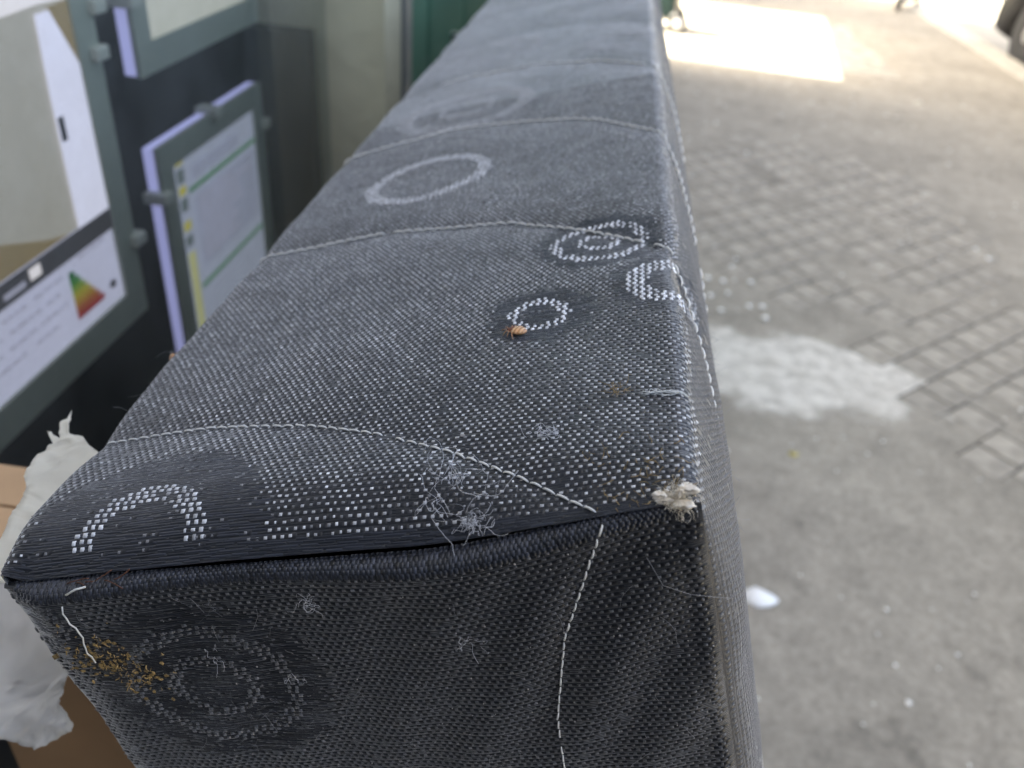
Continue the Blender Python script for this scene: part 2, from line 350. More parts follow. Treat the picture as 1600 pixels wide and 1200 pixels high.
# ------------------------------------------------------------------ lit display panels behind the glass
FRAME = mat('grey_green_frame', (0.36, 0.385, 0.32), 0.6, noise=0.06, nscale=12)
CLIP = mat('clear_clip', (0.60, 0.60, 0.52), 0.25, spec=0.7)
EDGE = mat('lit_acrylic_edge', (0.6, 0.6, 0.9), 0.3, emit=(0.45, 0.46, 1.0), estr=0.085)
def lit(name, col, e=0.30): return mat(name, tuple(c * 0.5 for c in col), 0.55, emit=col, estr=e * 0.34, noise=0.14, nscale=35)
PAPER = lit('backlit_paper', (0.60, 0.61, 0.90), 0.25)
XD = -0.36; KD = 0.8571
def ky(y): return y * KD
def kz(z): return CAMH - (CAMH - z) * KD
def panel(name, label, y0, y1, z0, z1, bw, sheetmat, clips):
    y0, y1, z0, z1, bw = ky(y0), ky(y1), kz(z0), kz(z1), bw * KD; clips = [(ky(a), kz(b)) for a, b in clips]
    e = empty(name, (XD, (y0 + y1) / 2, z0)); tag(e, label, 'display panel', 'lit panels hanging in the shop window')
    inv = Matrix.Translation((-XD, -(y0 + y1) / 2, -z0))
    def P(o): o.matrix_parent_inverse = inv; return o
    mb = MB()
    for b in ((XD - .004, XD, y0, y1, z0, z0 + bw), (XD - .004, XD, y0, y1, z1 - bw, z1), (XD - .004, XD, y0, y0 + bw, z0 + bw, z1 - bw), (XD - .004, XD, y1 - bw, y1, z0 + bw, z1 - bw)): mb.add(box_vf(*b))
    P(mb.build('frame', FRAME, e))
    P(box('acrylic_slab', (XD - .014, XD - .0045, y0 + .001, y1 - .001, z0 + .001, z1 - .001), EDGE, e))
    sh = P(box('sheet', (XD - .0043, XD - .0028, y0 + bw, y1 - bw, z0 + bw, z1 - bw), sheetmat, e))
    for cy, cz in clips: P(box('clip', (XD - .016, XD + .006, cy - .008, cy + .008, cz - .005, cz + .005), CLIP, e, 0.002))
    return e, sh
def printed(sheet, name, pts, m, lift=1):
    x = XD - .0028 + 0.0006 * lift; x0 = x - 0.0005; pts = [(ky(a), kz(b)) for a, b in pts]
    V = [(x, a, b) for a, b in pts] + [(x0, a, b) for a, b in pts]; k = len(pts)
    F = [tuple(range(k)), tuple(range(2 * k - 1, k - 1, -1))] + [(i, k + i, k + (i + 1) % k, (i + 1) % k) for i in range(k)]
    bm = bmesh.new(); vv = [bm.verts.new(p) for p in V]
    for q in F: bm.faces.new([vv[i] for i in q])
    bmesh.ops.recalc_face_normals(bm, faces=bm.faces); me = bpy.data.meshes.new(name); bm.to_mesh(me); bm.free()
    return link(name, me, m, sheet)
def rect(y0, y1, z0, z1): return [(y0, z0), (y1, z0), (y1, z1), (y0, z1)]
eA, sA = panel('display_panel', 'large lit panel with room photograph and coloured energy scale', 0.02, 0.692, 1.003, 1.66, 0.030, PAPER, [(0.692, 1.078), (0.694, 1.283), (0.686, 1.248), (0.30, 1.003)])
M_wall = lit('print_wall', (0.52, 0.49, 0.48), 0.19); M_door = lit('print_door', (0.66, 0.66, 0.92), 0.36); M_brown = lit('print_brown', (0.36, 0.27, 0.15), 0.16)
M_bar = lit('print_bar', (0.10, 0.095, 0.12), 0.10); M_ink = lit('print_ink', (0.40, 0.40, 0.58), 0.25); M_white = lit('print_white', (0.70, 0.66, 0.78), 0.38); M_dark = lit('print_dark', (0.04, 0.04, 0.06), 0.05)
printed(sA, 'photograph', rect(0.055, 0.661, 1.121, 1.62), M_wall, 1)
printed(sA, 'photo_ceiling', [(0.06, 1.17), (0.30, 1.20), (0.577, 1.2925), (0.625, 1.2945), (0.660, 1.293), (0.660, 1.60), (0.06, 1.60)][2:] + [(0.06, 1.60), (0.06, 1.30)], M_white, 2)
printed(sA, 'photo_beam', [(0.6345, 1.2905), (0.6605, 1.245), (0.6605, 1.2925)], M_brown, 3)
printed(sA, 'photo_door', [(0.6165, 1.2884), (0.6141, 1.2311), (0.6129, 1.1424), (0.6129, 1.1215), (0.660, 1.1215), (0.6598, 1.2449), (0.6345, 1.2889)], M_door, 4)
printed(sA, 'photo_handle', rect(0.616, 0.623, 1.194, 1.213), M_dark, 5)
printed(sA, 'photo_floor', [(0.06, 1.1215), (0.60, 1.1215), (0.572, 1.128), (0.516, 1.148), (0.06, 1.17)], M_brown, 2)
printed(sA, 'title_bar', rect(0.055, 0.6605, 1.103, 1.1213), M_bar, 5)
printed(sA, 'title_mark', rect(0.538, 0.552, 1.109, 1.118), M_white, 6)
for k, (a, b) in enumerate(((0.505, 0.531), (0.41, 0.49), (0.33, 0.40))): printed(sA, 'title_mark', rect(a, b, 1.108 + .001 * (k % 2), 1.1125), M_ink, 6)
for k, (a, b, z) in enumerate(((0.50, 0.53, 1.0915), (0.54, 0.58, 1.0915), (0.605, 0.65, 1.0975), (0.45, 0.49, 1.0915), (0.505, 0.545, 1.080), (0.552, 0.575, 1.080), (0.44, 0.495, 1.080), (0.50, 0.535, 1.068), (0.54, 0.578, 1.068), (0.43, 0.492, 1.068), (0.47, 0.52, 1.056), (0.53, 0.56, 1.056))):
    x_ = a
    while x_ < b - .003:
        wl_ = min(random.uniform(.004, .013), b - x_); printed(sA, 'text_line', rect(x_, x_ + wl_, z - .0011 - .0005 * random.random(), z + .0012), M_ink, 1); x_ += wl_ + .0022
ec = [(0.01, 0.20, 0.05), (0.06, 0.32, 0.06), (0.30, 0.46, 0.06), (0.62, 0.55, 0.06), (0.62, 0.36, 0.06), (0.55, 0.16, 0.06), (0.48, 0.05, 0.06)]
for k, c_ in enumerate(ec):
    zt = 1.090 - k * 0.0063; ln_ = 0.006 + k * 0.0058
    printed(sA, 'energy_bar', [(0.588, zt - .0061), (0.588 + ln_, zt - .0061), (0.588 + ln_ + .003, zt - .003), (0.588 + ln_, zt), (0.588, zt)], lit('energy_%d' % k, c_, 0.12), 1)
printed(sA, 'energy_mark', [(0.641, 1.052), (0.645, 1.0485), (0.651, 1.0485), (0.651, 1.0555), (0.645, 1.0555)], M_dark, 1)
eB, sB = panel('display_panel', 'lit panel with grey table sheet and yellow tabs, nearest the beige pier', 0.757, 1.026, 0.745, 1.143, 0.026, lit('backlit_sheet', (0.44, 0.48, 0.70), 0.22), [(0.757, 1.094), (1.026, 1.092), (0.89, 1.143), (0.757, 0.85)])
M_yel = lit('print_yellow', (0.55, 0.50, 0.10), 0.22); M_green = lit('print_green', (0.12, 0.28, 0.18), 0.2); M_haze = lit('print_haze', (0.38, 0.41, 0.62), 0.22); M_tab = lit('print_tab', (0.16, 0.2, 0.24), 0.2)
printed(sB, 'table_block', rect(0.825, 0.992, 0.985, 1.07), M_haze, 1)
printed(sB, 'table_block', rect(0.825, 0.95, 1.088, 1.103), M_haze, 1)
for z in (1.079, 0.965, 0.87): printed(sB, 'green_rule', rect(0.815, 0.998, z - .0028, z + .0028), M_green, 1)
for z0, z1, m_ in ((1.112, 1.122, M_yel), (1.093, 1.108, M_tab), (1.080, 1.089, M_yel), (1.062, 1.076, M_tab), (1.040, 1.050, M_yel), (1.022, 1.034, M_tab), (0.80, 1.014, lit('print_pale_yellow', (0.55, 0.55, 0.30), 0.24))): printed(sB, 'side_tab', rect(0.793, 0.808, z0, z1), m_, 1)
for k in range(9): printed(sB, 'text_line', rect(0.832, 0.90 + 0.08 * random.random(), 1.062 - k * .0085, 1.0645 - k * .0085), M_ink, 2)
eC, sC = panel('display_panel', 'grey framed panel with blank pale sheet above the table sheet panel', 0.751, 1.040, 1.211, 1.62, 0.028, lit('pale_sheet', (0.55, 0.55, 0.55), 0.28), [(0.751, 1.278), (0.751, 1.45)])

# ------------------------------------------------------------------ mattress
W_, HH, LEN = 0.140, 1.36, 1.90
LEAN = math.asin(0.2901)
mroot = empty('mattress', (0, 0, 0)); tag(mroot, 'stained charcoal mattress standing on its edge with woven silver rings', 'mattress')
# local x = thickness, y = length, z = height when stood on its side
cx_, sx_ = math.cos(LEAN), math.sin(LEAN)
MW = Matrix(((cx_, 0, -sx_, 0), (0, 1, 0, 0), (sx_, 0, cx_, 0), (0, 0, 0, 1)))
P2w = Vector((-0.10857, 0.1095, CAMH - 0.13182))
mroot.matrix_world = Matrix.Translation(P2w - MW @ Vector((0, 0, HH))) @ MW
RL, RR = 0.006, 0.0036; AL, AR = math.pi * RL / 4, math.pi * RR / 4
QL = [  # quilting stitch lines: (s - W, v) in millimetres
    [(-190, 30), (-150, 38), (-137, 40), (-110, 39.5), (-84, 35), (-66, 28.5), (-48, 20), (-30, 9.5), (-16.4, 0.2), (0, -14), (30, -50)],
    [(-190, 138), (-150, 146), (-138, 147), (-95, 147), (-50, 138), (-25, 124), (-1, 104), (6, 90), (14, 72), (25, 50), (50, 15)],
    [(-190, 240), (-150, 250), (-134, 253), (-96, 262), (-60, 255), (-27, 239), (-2, 210), (6, 196), (14, 178), (25, 158), (50, 120)]]
for k in (1, 2, 3): QL.append([(a, b + 108 * k) for a, b in QL[2]])
QL = [(np.array([p[0] for p in q]) / 1000 + W_, np.array([p[1] for p in q]) / 1000) for q in QL]
END = np.array([(-15.6, 1.5), (-16.6, -2), (-18.4, -6), (-22, -14), (-28.8, -29), (-34.5, -52), (-36.8, -76), (-36, -110)]) / 1000.0
def bulge(d): return 0.0066 * (1 - np.exp(-np.maximum(d, 0) / 0.012))
def Dr(s):
    t = np.clip((W_ - s) / 0.055, 0, 1); l = np.clip(s / 0.02, 0, 1)
    return 0.0010 + 0.0062 * t * t * (3 - 2 * t) * (1.05 - 0.05 * l)
def wob(s, v): return 0.0007 * np.sin(s * 61 + 1.3 * np.sin(v * 37)) * np.cos(v * 43 + 0.7) + 0.0004 * np.sin(s * 150 + v * 95) + 0.0003 * np.sin(v * 260 + 3 * np.sin(s * 90))
def cover(s, v):
    s = np.asarray(s, float); v = np.asarray(v, float)
    t1 = (s + AL) / (2 * AL) * math.pi / 2; t2 = (s - (W_ - AR)) / (2 * AR) * math.pi / 2
    dl = -s - AL; dr = s - W_ - AR; fl = np.clip((s - AL) / (W_ - AR - AL), 0, 1)
    cond = [s < -AL, s < AL, s < W_ - AR, s < W_ + AR]
    bv = 1 - np.exp(-np.maximum(v, 0) / 0.006)
    x = np.select(cond, [-bulge(dl) * bv * 0.6, RL - RL * np.cos(t1), RL + fl * (W_ - RR - RL), W_ - RR + RR * np.sin(t2)], W_ + bulge(dr) * bv)
    z = np.select(cond, [HH - RL - dl, HH - RL + RL * np.sin(t1), HH + 0.0015 * np.sin(math.pi * fl), HH - RR + RR * np.cos(t2)], HH - RR - dr)
    nx = np.select(cond, [-1 + 0 * s, -np.cos(t1), 0 * s, np.sin(t2)], 1 + 0 * s); nz = np.select(cond, [0 * s, np.sin(t1), 1 + 0 * s, np.cos(t2)], 0 * s)
    x = x - 0.0045 * np.clip(1 - s / 0.07, 0, 1) ** 2 * (s > -0.2)
    q = 0.3 * wob(s, v)
    for kq, (qs, qv) in enumerate(QL):
        d = np.abs(v - np.interp(s, qs, qv)); q = q - (0.0014 if kq < 2 else 0.0008) * np.exp(-(d / 0.0075) ** 1.2) + 0.0004 * np.exp(-((d - 0.03) / 0.02) ** 2)
    q = q * np.clip(v / 0.012 + 0.25, 0, 1)
    e = np.clip(1 - v / 0.016, 0, 1) ** 2
    top = np.clip((s + 0.004) / 0.008, 0, 1) * np.clip((W_ + 0.004 - s) / 0.008, 0, 1)
    z = z + nz * q - e * Dr(s) * top; x = x + nx * q - nx * (1 - top) * np.clip(1 - v / 0.003, 0, 1) ** 2 * 0.0012
    return np.stack([x, v, z], -1)
def endp(u, d):
    u = np.asarray(u, float); d = np.asarray(d, float); R_ = 0.0062
    a = np.clip(d / R_, 0, 1) * math.pi / 2; rest = np.maximum(d - R_, 0)
    rollw = 0.0046 * (0.75 + 0.25 * np.sin(u * 75 + 1)) * np.clip((W_ - u) / 0.02, 0.25, 1) * np.clip((u + 0.004) / 0.012, 0.3, 1)
    y = 0.0008 - rollw * np.sin(a) + (rollw - 0.003) * (1 - np.exp(-rest / 0.02)) * 0.8
    z = HH - Dr(u) - 0.0004 - 0.0030 * (1 - np.cos(a)) - rest
    ed = np.minimum(np.clip(u / 0.006, 0, 1), np.clip((W_ - u) / 0.0060, 0, 1)) ** 0.8; y = np.where(d > 0.003, y * ed + (0.0002 - 0.0012 * (1 - np.abs(2 * ed - 1))) * (1 - ed), y)
    x = W_ * (u / W_) - 0.0045 * np.clip(1 - u / 0.07, 0, 1) ** 2
    y = y - 0.0004 * np.sin(u * 55 + d * 20) * np.clip(rest / 0.02, 0, 1)
    dd = np.abs(u - np.interp(-d, END[::-1, 1], END[::-1, 0] + W_)); y = y + 0.0007 * np.exp(-(dd / 0.005) ** 1.3) * np.clip(rest / 0.004, 0, 1)
    return np.stack([x, y + 0.0004 * np.sin(u * 300 + d * 170) * np.clip(rest / .01, 0, 1), z], -1)
def gridmesh(name, F, a, b, parent, flip=False):
    A, B = np.meshgrid(a, b, indexing='ij'); P = F(A, B).reshape(-1, 3); na, nb_ = len(a), len(b)
    i, j = np.meshgrid(np.arange(na - 1), np.arange(nb_ - 1), indexing='ij'); k = (i * nb_ + j).ravel()
    Q = np.stack([k, k + nb_, k + nb_ + 1, k + 1], -1)
    if flip: Q = Q[:, ::-1]
    return npmesh(name, P, Q, FAB, parent, True, uv=np.stack([A.ravel(), B.ravel()], -1))
sa = np.concatenate([np.linspace(-HH + .01, -0.09, 14), np.arange(-0.086, -0.006, 0.004), np.arange(-0.0058, 0.0062, 0.0008), np.arange(0.008, W_ - 0.006, 0.0022), np.arange(W_ - 0.005, W_ + 0.0055, 0.0008), np.arange(W_ + 0.007, W_ + 0.09, 0.004), np.linspace(W_ + 0.1, W_ + HH - .01, 14)])
va = np.concatenate([np.arange(0, 0.02, 0.0012), np.arange(0.021, 0.40, 0.0025), np.arange(0.405, 0.8, 0.006), np.linspace(0.82, LEN, 20)])
cov = gridmesh('cover_border', cover, sa, va, mroot)
ua = np.linspace(0, W_, 72); da = np.concatenate([np.arange(0, 0.02, 0.0007), np.arange(0.021, 0.13, 0.0025), np.linspace(0.14, HH - 0.02, 14)])
gridmesh('end_panel', endp, ua, da, mroot, True)
box('back_panel', (0.0, W_, 0.02, LEN - .001, 0.0, 0.02), mat('plain_charcoal', (0.02, 0.021, 0.025), 0.8), mroot)
box('end_panel', (-0.006, W_ + 0.006, LEN - .001, LEN + .01, 0.0, HH - .002), bpy.data.materials['plain_charcoal'], mroot, 0.004)

# --- woven yarns
def yarn_geo(F, s, v, a, b, h, shade):
    """little pillow-shaped floats: centre (s, v), half sizes a, b, height h"""
    s, v, a, b, h, shade = [np.broadcast_to(np.asarray(x, float), np.shape(s)) for x in (s, v, a, b, h, shade)]
    e = 2e-4; P = F(s, v); n = np.cross(F(s + e, v) - F(s - e, v), F(s, v + e) - F(s, v - e)); n /= np.linalg.norm(n, axis=-1, keepdims=True) + 1e-12
    if F is endp: n = -n
    out = []
    for sa_, sb_, hk, ka, kb in ((-1, -1, -.25, 1, 1), (1, -1, -.25, 1, 1), (1, 1, -.25, 1, 1), (-1, 1, -.25, 1, 1), (-1, -1, 1, .74, .6), (1, -1, 1, .74, .6), (1, 1, 1, .74, .6), (-1, 1, 1, .74, .6)):
        out.append(F(s + sa_ * a * ka, v + sb_ * b * kb) + n * (h * hk)[:, None])
    V = np.stack(out, 1).reshape(-1, 3); N = len(s)
    q = np.array([(4, 5, 6, 7), (0, 1, 5, 4), (1, 2, 6, 5), (2, 3, 7, 6), (3, 0, 4, 7)])
    if F is endp: q = q[:, ::-1]
    Q = (np.arange(N)[:, None, None] * 8 + q[None]).reshape(-1, 4)
    return V, Q, np.repeat(shade, 8)
def join(parts):
    V, Q, S, o = [], [], [], 0
    for v, q, s in parts: V.append(v); Q.append(q + o); S.append(s); o += len(v)
    return np.concatenate(V), np.concatenate(Q), np.concatenate(S)
PU, PV = 0.00177, 0.00125
TR = [((-34.3, 72.3), [(5.0, 8.2)], 13.5), ((-20.8, 113.5), [(4.2, 6.6), (11.2, 14.2)], 18.5), ((0, 84), [(7.0, 13.0)], 17),
      ((-90.3, 197), [(19.5, 24.8)], 29), ((-111, 2), [(10.2, 15.2)], 27), ((-92, 296), [(10, 14), (26, 34)], 40), ((-20, 390), [(14, 19)], 24), ((-100, 430), [(16, 21), (28, 33)], 38), ((-40, 520), [(20, 26)], 30), ((-110, 590), [(18, 24)], 30)]
ER = [((-106, 35), [(7.0, 10), (15.2, 18.8)], 25), ((-136, 12), [(5, 8)], 11), ((-20, 130), [(12, 17)], 22)]
def masks(rings, s, v):
    r_ = np.zeros(np.shape(s), bool); k_ = np.zeros(np.shape(s), bool)
    for (cu, cv), bands, rb in rings:
        d = np.hypot((s - W_) * 1000 - cu, v * 1000 - cv); k_ |= d < (rb if cv < 150 else 0) + rng.normal(0, 0.8, np.shape(s))
        for a, b in bands: r_ |= (d > a) & (d < b)
    return r_, k_
def weave(F, rings, s0, s1, v0, v1, vdark, vfade=None):
    white, dark = [], []
    rows = np.arange(int((v1 - v0) / PV)); cols = np.arange(int((s1 - s0) / PU) + 1)
    J, I = np.meshgrid(rows, cols, indexing='ij'); v = v0 + J * PV
    sw = 0.15 * PU * np.sin(v * 17)
    s = s0 + (I + 0.5 * (J % 2)) * PU + sw
    s = s + rng.normal(0, 0.09e-3, s.shape); v = v + rng.normal(0, 0.06e-3, v.shape)
    ring, blk = masks(rings, s, v)
    tone = 0.56 + 0.14 * np.sin(s * 47 + 2 * np.sin(v * 29)) * np.cos(v * 33 + 1) + 0.12 * np.sin(s * 160 + 3 * np.sin(v * 110)) * np.sin(v * 140 + 2 * np.sin(s * 90)) + rng.normal(0, 0.20, s.shape)
    worn = rng.random(s.shape) < 0.025
    k = (~blk | (rng.random(s.shape) < 0.16)) & (~worn)
    tone = np.where(blk, 0.28, tone) * (0.25 if F is endp else 1.0) * np.where(s > W_ + 0.0035, 0.18, 1.0)  # dots toned down on end and right faces: shade painted into the yarn
    if F is cover: k &= (v > 0.0022) | (s > W_ - 0.002)
    else: k &= (v > 0.0058) & (s > 0.0012) & (s < W_ - 0.0003)
    white.append(yarn_geo(F, s[k], v[k], np.clip(rng.normal(0.35e-3, 0.09e-3, k.sum()), .15e-3, .6e-3), rng.normal(0.27e-3, 0.03e-3, k.sum()), 0.13e-3, np.clip(tone[k], 0.15, 1.25)))
    kd = k & (v < vdark)
    if F is endp: kd &= (s + PU / 2 < W_ - 0.0006)
    dark.append(yarn_geo(F, s[kd] + PU / 2, v[kd], 0.56e-3, 0.47e-3, 0.10e-3, (0.5 if F is endp else 1.0) * np.clip(rng.normal(1, 0.22, kd.sum()), .4, 1.7)))  # end floats darkened to paint in that face's shade
    # rings: larger, un-staggered floats
    s2 = s0 + (I + 0.25 * (J % 2)) * PU + sw; ring, _ = masks(rings, s2, v); ring &= rng.random(s.shape) > 0.03
    if F is cover: ring &= v > 0.003
    white.append(yarn_geo(F, s2[ring], v[ring], rng.normal(0.46e-3, 0.06e-3, ring.sum()), rng.normal(0.46e-3, 0.06e-3, ring.sum()), 0.26e-3, np.clip(rng.normal(1.05, 0.18, ring.sum()), 0.5, 1.4) * np.where(v[ring] < 0.03, 0.75, 1.0) * np.where(s2[ring] > W_ + 0.0035, 0.35, 1.0) * np.where(v[ring] > 0.25, 0.5, np.where(v[ring] > 0.16, 0.8, 1.0)) * (0.16 if F is endp else 1.0)))  # ring dots dimmed on end and right faces, painted shade again
    # satin ground of the ring zones: long fine dark floats
    r2 = np.arange(int((min(v1, vdark) - v0) / 0.00050)); c2 = np.arange(int((s1 - s0) / 0.0042) + 1)
    J2, I2 = np.meshgrid(r2, c2, indexing='ij'); v2 = v0 + J2 * 0.00050 + rng.normal(0, 0.09e-3, J2.shape); s3 = s0 + (I2 + (J2 * 0.383) % 1) * 0.0042 + rng.normal(0, .0003, J2.shape)
    rg, bk = masks(rings, s3, v2); kk = (bk & (s3 > 0.003) & (s3 < W_ - 0.003) if F is endp else bk) | (((v2 < 0.0025) & (s3 < W_ - 0.005)) if F is cover else (v2 < 0.0))
    dark.append(yarn_geo(F, s3[kk], v2[kk], rng.normal(0.0021, 0.0003, kk.sum()), 0.21e-3, rng.normal(0.075e-3, .02e-3, kk.sum()), np.clip(rng.normal(0.6 if F is endp else 1.8, 0.4, kk.sum()), .3, 3)))  # end satin floats darker too, shade put into their colour
    if F is endp:  # rolled top edge: short upright ribs, paler to paint in light along the roll
        u = np.arange(0.003, W_ - 0.004, 0.00105); dd = np.arange(0.0004, 0.0058, 0.0012); D_, U_ = np.meshgrid(dd, u, indexing='ij'); U_ = U_ + 0.0005 * ((np.arange(len(dd)) % 2)[:, None]) + rng.normal(0, .00008, U_.shape)
        dark.append(yarn_geo(F, U_.ravel(), D_.ravel(), 0.40e-3, 0.85e-3, 0.22e-3, np.clip(rng.normal(2.6, 0.9, U_.size), 0.6, 6) * (1.15 - 0.11 * (D_.ravel() / 0.001))))
    return white, dark
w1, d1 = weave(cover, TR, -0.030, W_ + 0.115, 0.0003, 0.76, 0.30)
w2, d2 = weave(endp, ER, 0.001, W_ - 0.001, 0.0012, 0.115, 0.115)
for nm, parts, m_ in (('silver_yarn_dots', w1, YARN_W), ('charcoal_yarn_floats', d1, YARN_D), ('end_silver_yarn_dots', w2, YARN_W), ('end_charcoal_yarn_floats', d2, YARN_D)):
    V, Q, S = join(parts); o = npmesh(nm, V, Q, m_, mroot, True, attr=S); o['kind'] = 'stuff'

# --- quilting stitches: one mesh, many parts
sv, sf = tube_vf([(-0.00135, 0, -0.0002), (-0.0009, 0.00004, 0.00022), (0, 0, 0.00034), (0.0009, -0.00004, 0.00022), (0.00135, 0, -0.0002)], 0.00026, 5, lambda t: 0.65 + 0.35 * math.sin(math.pi * t))
stme = bpy.data.meshes.new('stitch'); stme.from_pydata([tuple(p) for p in sv], [], sf); stme.materials.append(THREAD)
stme.polygons.foreach_set('use_smooth', np.ones(len(stme.polygons), bool))
def frame_at(F, s, v, ds, dv):
    e = 2e-4; P = F(np.array([s]), np.array([v]))[0]; t = (F(np.array([s + ds * e]), np.array([v + dv * e]))[0] - F(np.array([s - ds * e]), np.array([v - dv * e]))[0])
    n = np.cross(F(np.array([s + e]), np.array([v]))[0] - F(np.array([s - e]), np.array([v]))[0], F(np.array([s]), np.array([v + e]))[0] - F(np.array([s]), np.array([v - e]))[0])
    if F is endp: n = -n
    t /= np.linalg.norm(t); n /= np.linalg.norm(n); b = np.cross(n, t); b /= np.linalg.norm(b)
    return Vector(P), Vector(t), Vector(b), Vector(n)
nst = 0
def run_stitches(F, pts, step, scale=1.0, gap=0.04, lift=0.00025):
    global nst
    acc = 0.0; last = None
    for (s, v) in pts:
        p = F(np.array([s]), np.array([v]))[0]
        if last is not None: acc += np.linalg.norm(p - last[0])
        if last is None or acc >= step:
            if last is not None:
                ds, dv = s - last[1], v - last[2]; l = math.hypot(ds, dv)
                if l > 1e-6 and random.random() > gap and nst < 290:
                    P, t, b, n = frame_at(F, s, v, ds / l, dv / l)
                    a = random.uniform(-.09, .09); t2 = (t + b * a).normalized(); b2 = n.cross(t2)
                    o = link('stitch', stme, None, mroot); m4 = Matrix.Identity(4); k = scale * random.uniform(.92, 1.06)
                    for i_ in range(3): m4[i_][0], m4[i_][1], m4[i_][2], m4[i_][3] = t2[i_] * k, b2[i_] * scale, n[i_] * scale, P[i_] + n[i_] * lift
                    o.matrix_local = m4; nst += 1
            acc = 0.0; last = (p, s, v); continue
        last = (p, s, v) if last is None else (p, last[1], last[2])
def qline(k, s0, s1, n=900): return [(s, float(np.interp(s, *QL[k]))) for s in np.linspace(s0, s1, n)]
run_stitches(cover, [p for p in qline(0, 0.0, W_ - 0.016) if p[1] > 0.0003], 0.00305, 1.0)
run_stitches(endp, [(W_ + float(a), -float(b)) for b, a in [(y_, np.interp(y_, END[::-1, 1], END[::-1, 0])) for y_ in np.linspace(-0.0005, -0.085, 700)]], 0.0027, 0.82, 0.06)
run_stitches(cover, qline(1, -0.004, W_ + 0.04), 0.0036, 1.35, 0.04, 0.0006)
run_stitches(cover, qline(2, -0.004, W_ + 0.04), 0.0043, 1.6, 0.04, 0.0007)
run_stitches(cover, qline(3, 0.02, W_ + 0.03), 0.0055, 1.8, 0.04, 0.0007)

# --- fibres and loose matter
def curl(p0, d0, length, n=14, curv=1.0, up=0.0):
    p = Vector(p0); d = Vector(d0).normalized(); pts = [p.copy()]; ax = Vector((random.gauss(0, 1), random.gauss(0, 1), random.gauss(0, 1))).normalized()
    for i in range(n):
        if random.random() < 0.25: ax = (ax + Vector((random.gauss(0, 1), random.gauss(0, 1), random.gauss(0, 1))) * 0.9).normalized()
        d = (Matrix.Rotation(random.gauss(0.25, 0.3) * curv, 3, ax) @ d).normalized(); p = p + d * (length / n); pts.append(p.copy())
    return pts
def on(F, s, v, h=0.0):
    P, t, b, n = frame_at(F, s, v, 1, 0); return P + n * h, n, t, b
def fibre_clump(F, s, v, rad, count, ln, r, mb=None, flat=0.35, curv=1.2):
    mb = mb or MB(); c, n, t, b = on(F, s, v)
    for i in range(count):
        rr = rad * random.random() ** 0.8; a = random.uniform(0, 6.28); s_, v_ = s + rr * math.cos(a), v + rr * math.sin(a) * 0.6
        q, n_, t_, b_ = on(F, s_, v_, random.uniform(0.0002, 0.0012))
        d = t_ * random.gauss(0, 1) + b_ * random.gauss(0, 1) + n_ * abs(random.gauss(0, flat))
        pts = curl(q, d, ln * random.uniform(.4, 1.3), 12, curv)
        pts = [p + n_ * max(0, 0.0003 - (p - q).dot(n_)) for p in pts]
        mb.add(tube_vf(pts, r * random.uniform(.7, 1.2), 3))
    return mb
def thing_on(name, mb, m, F, s, v, label, cat, group=None, smooth=True):
    """loose thing lying on the mattress: built in mattress space, placed as its own object"""
    V = [mroot.matrix_world @ Vector(p) for p in mb.v]; c = mroot.matrix_world @ on(F, s, v)[0]
    o = pymesh(name, [p - c for p in V], mb.f, m, None, smooth); o.location = c
    return tag(o, label, cat, group)
bpy.context.view_layer.update()
mb = fibre_clump(cover, W_ - 0.0455, 0.0085, 0.0075, 26, 0.013, 0.00004, flat=0.3, curv=1.6)
fibre_clump(cover, W_ - 0.0405, 0.0020, 0.0026, 38, 0.0055, 0.00004, mb, curv=2.6)
thing_on('lint_clump', mb, LINT, cover, W_ - 0.044, 0.005, 'pale tangled clump of lint on the top by the near seam', 'lint')
mb = fibre_clump(cover, W_ - 0.0275, 0.0205, 0.0042, 22, 0.005, 0.00006, flat=0.2, curv=2.4)
thing_on('lint_tuft', mb, LINT, cover, W_ - 0.0275, 0.0205, 'small pale tuft beside the nearest stitch line', 'lint')
for s_, v_, rd, ct, ln, lab, m_ in ((W_ - .076, .040, .0028, 40, .005, 'grey oval tuft of lint midway down the shaded end', LINTD), (W_ - .0475, .0245, .0022, 28, .004, 'little pale tuft on the shaded end below the lint clump', LINT),
                             (W_ - .077, .0115, .0018, 34, .004, 'whitish fluff caught on the rolled edge of the end', LINT), (W_ - .0985, .043, .0055, 46, .008, 'grey dusty cobweb strand across the end ring', LINTD),
                             (W_ - .0985, .0115, .0024, 22, .006, 'wispy fluff on the rolled edge above the end ring', LINTD), (W_ - .100, .024, .003, 14, .006, 'pale wisp inside the top of the end ring', LINT), (W_ - .087, .0335, .0015, 20, .003, 'tiny white star of fluff in the end ring', LINT)):
    thing_on('lint_tuft', fibre_clump(endp, s_, v_, rd * 1.5, ct // 3, ln * 1.2, 0.000035, curv=2.4, flat=0.15), m_, endp, s_, v_, lab, 'lint')
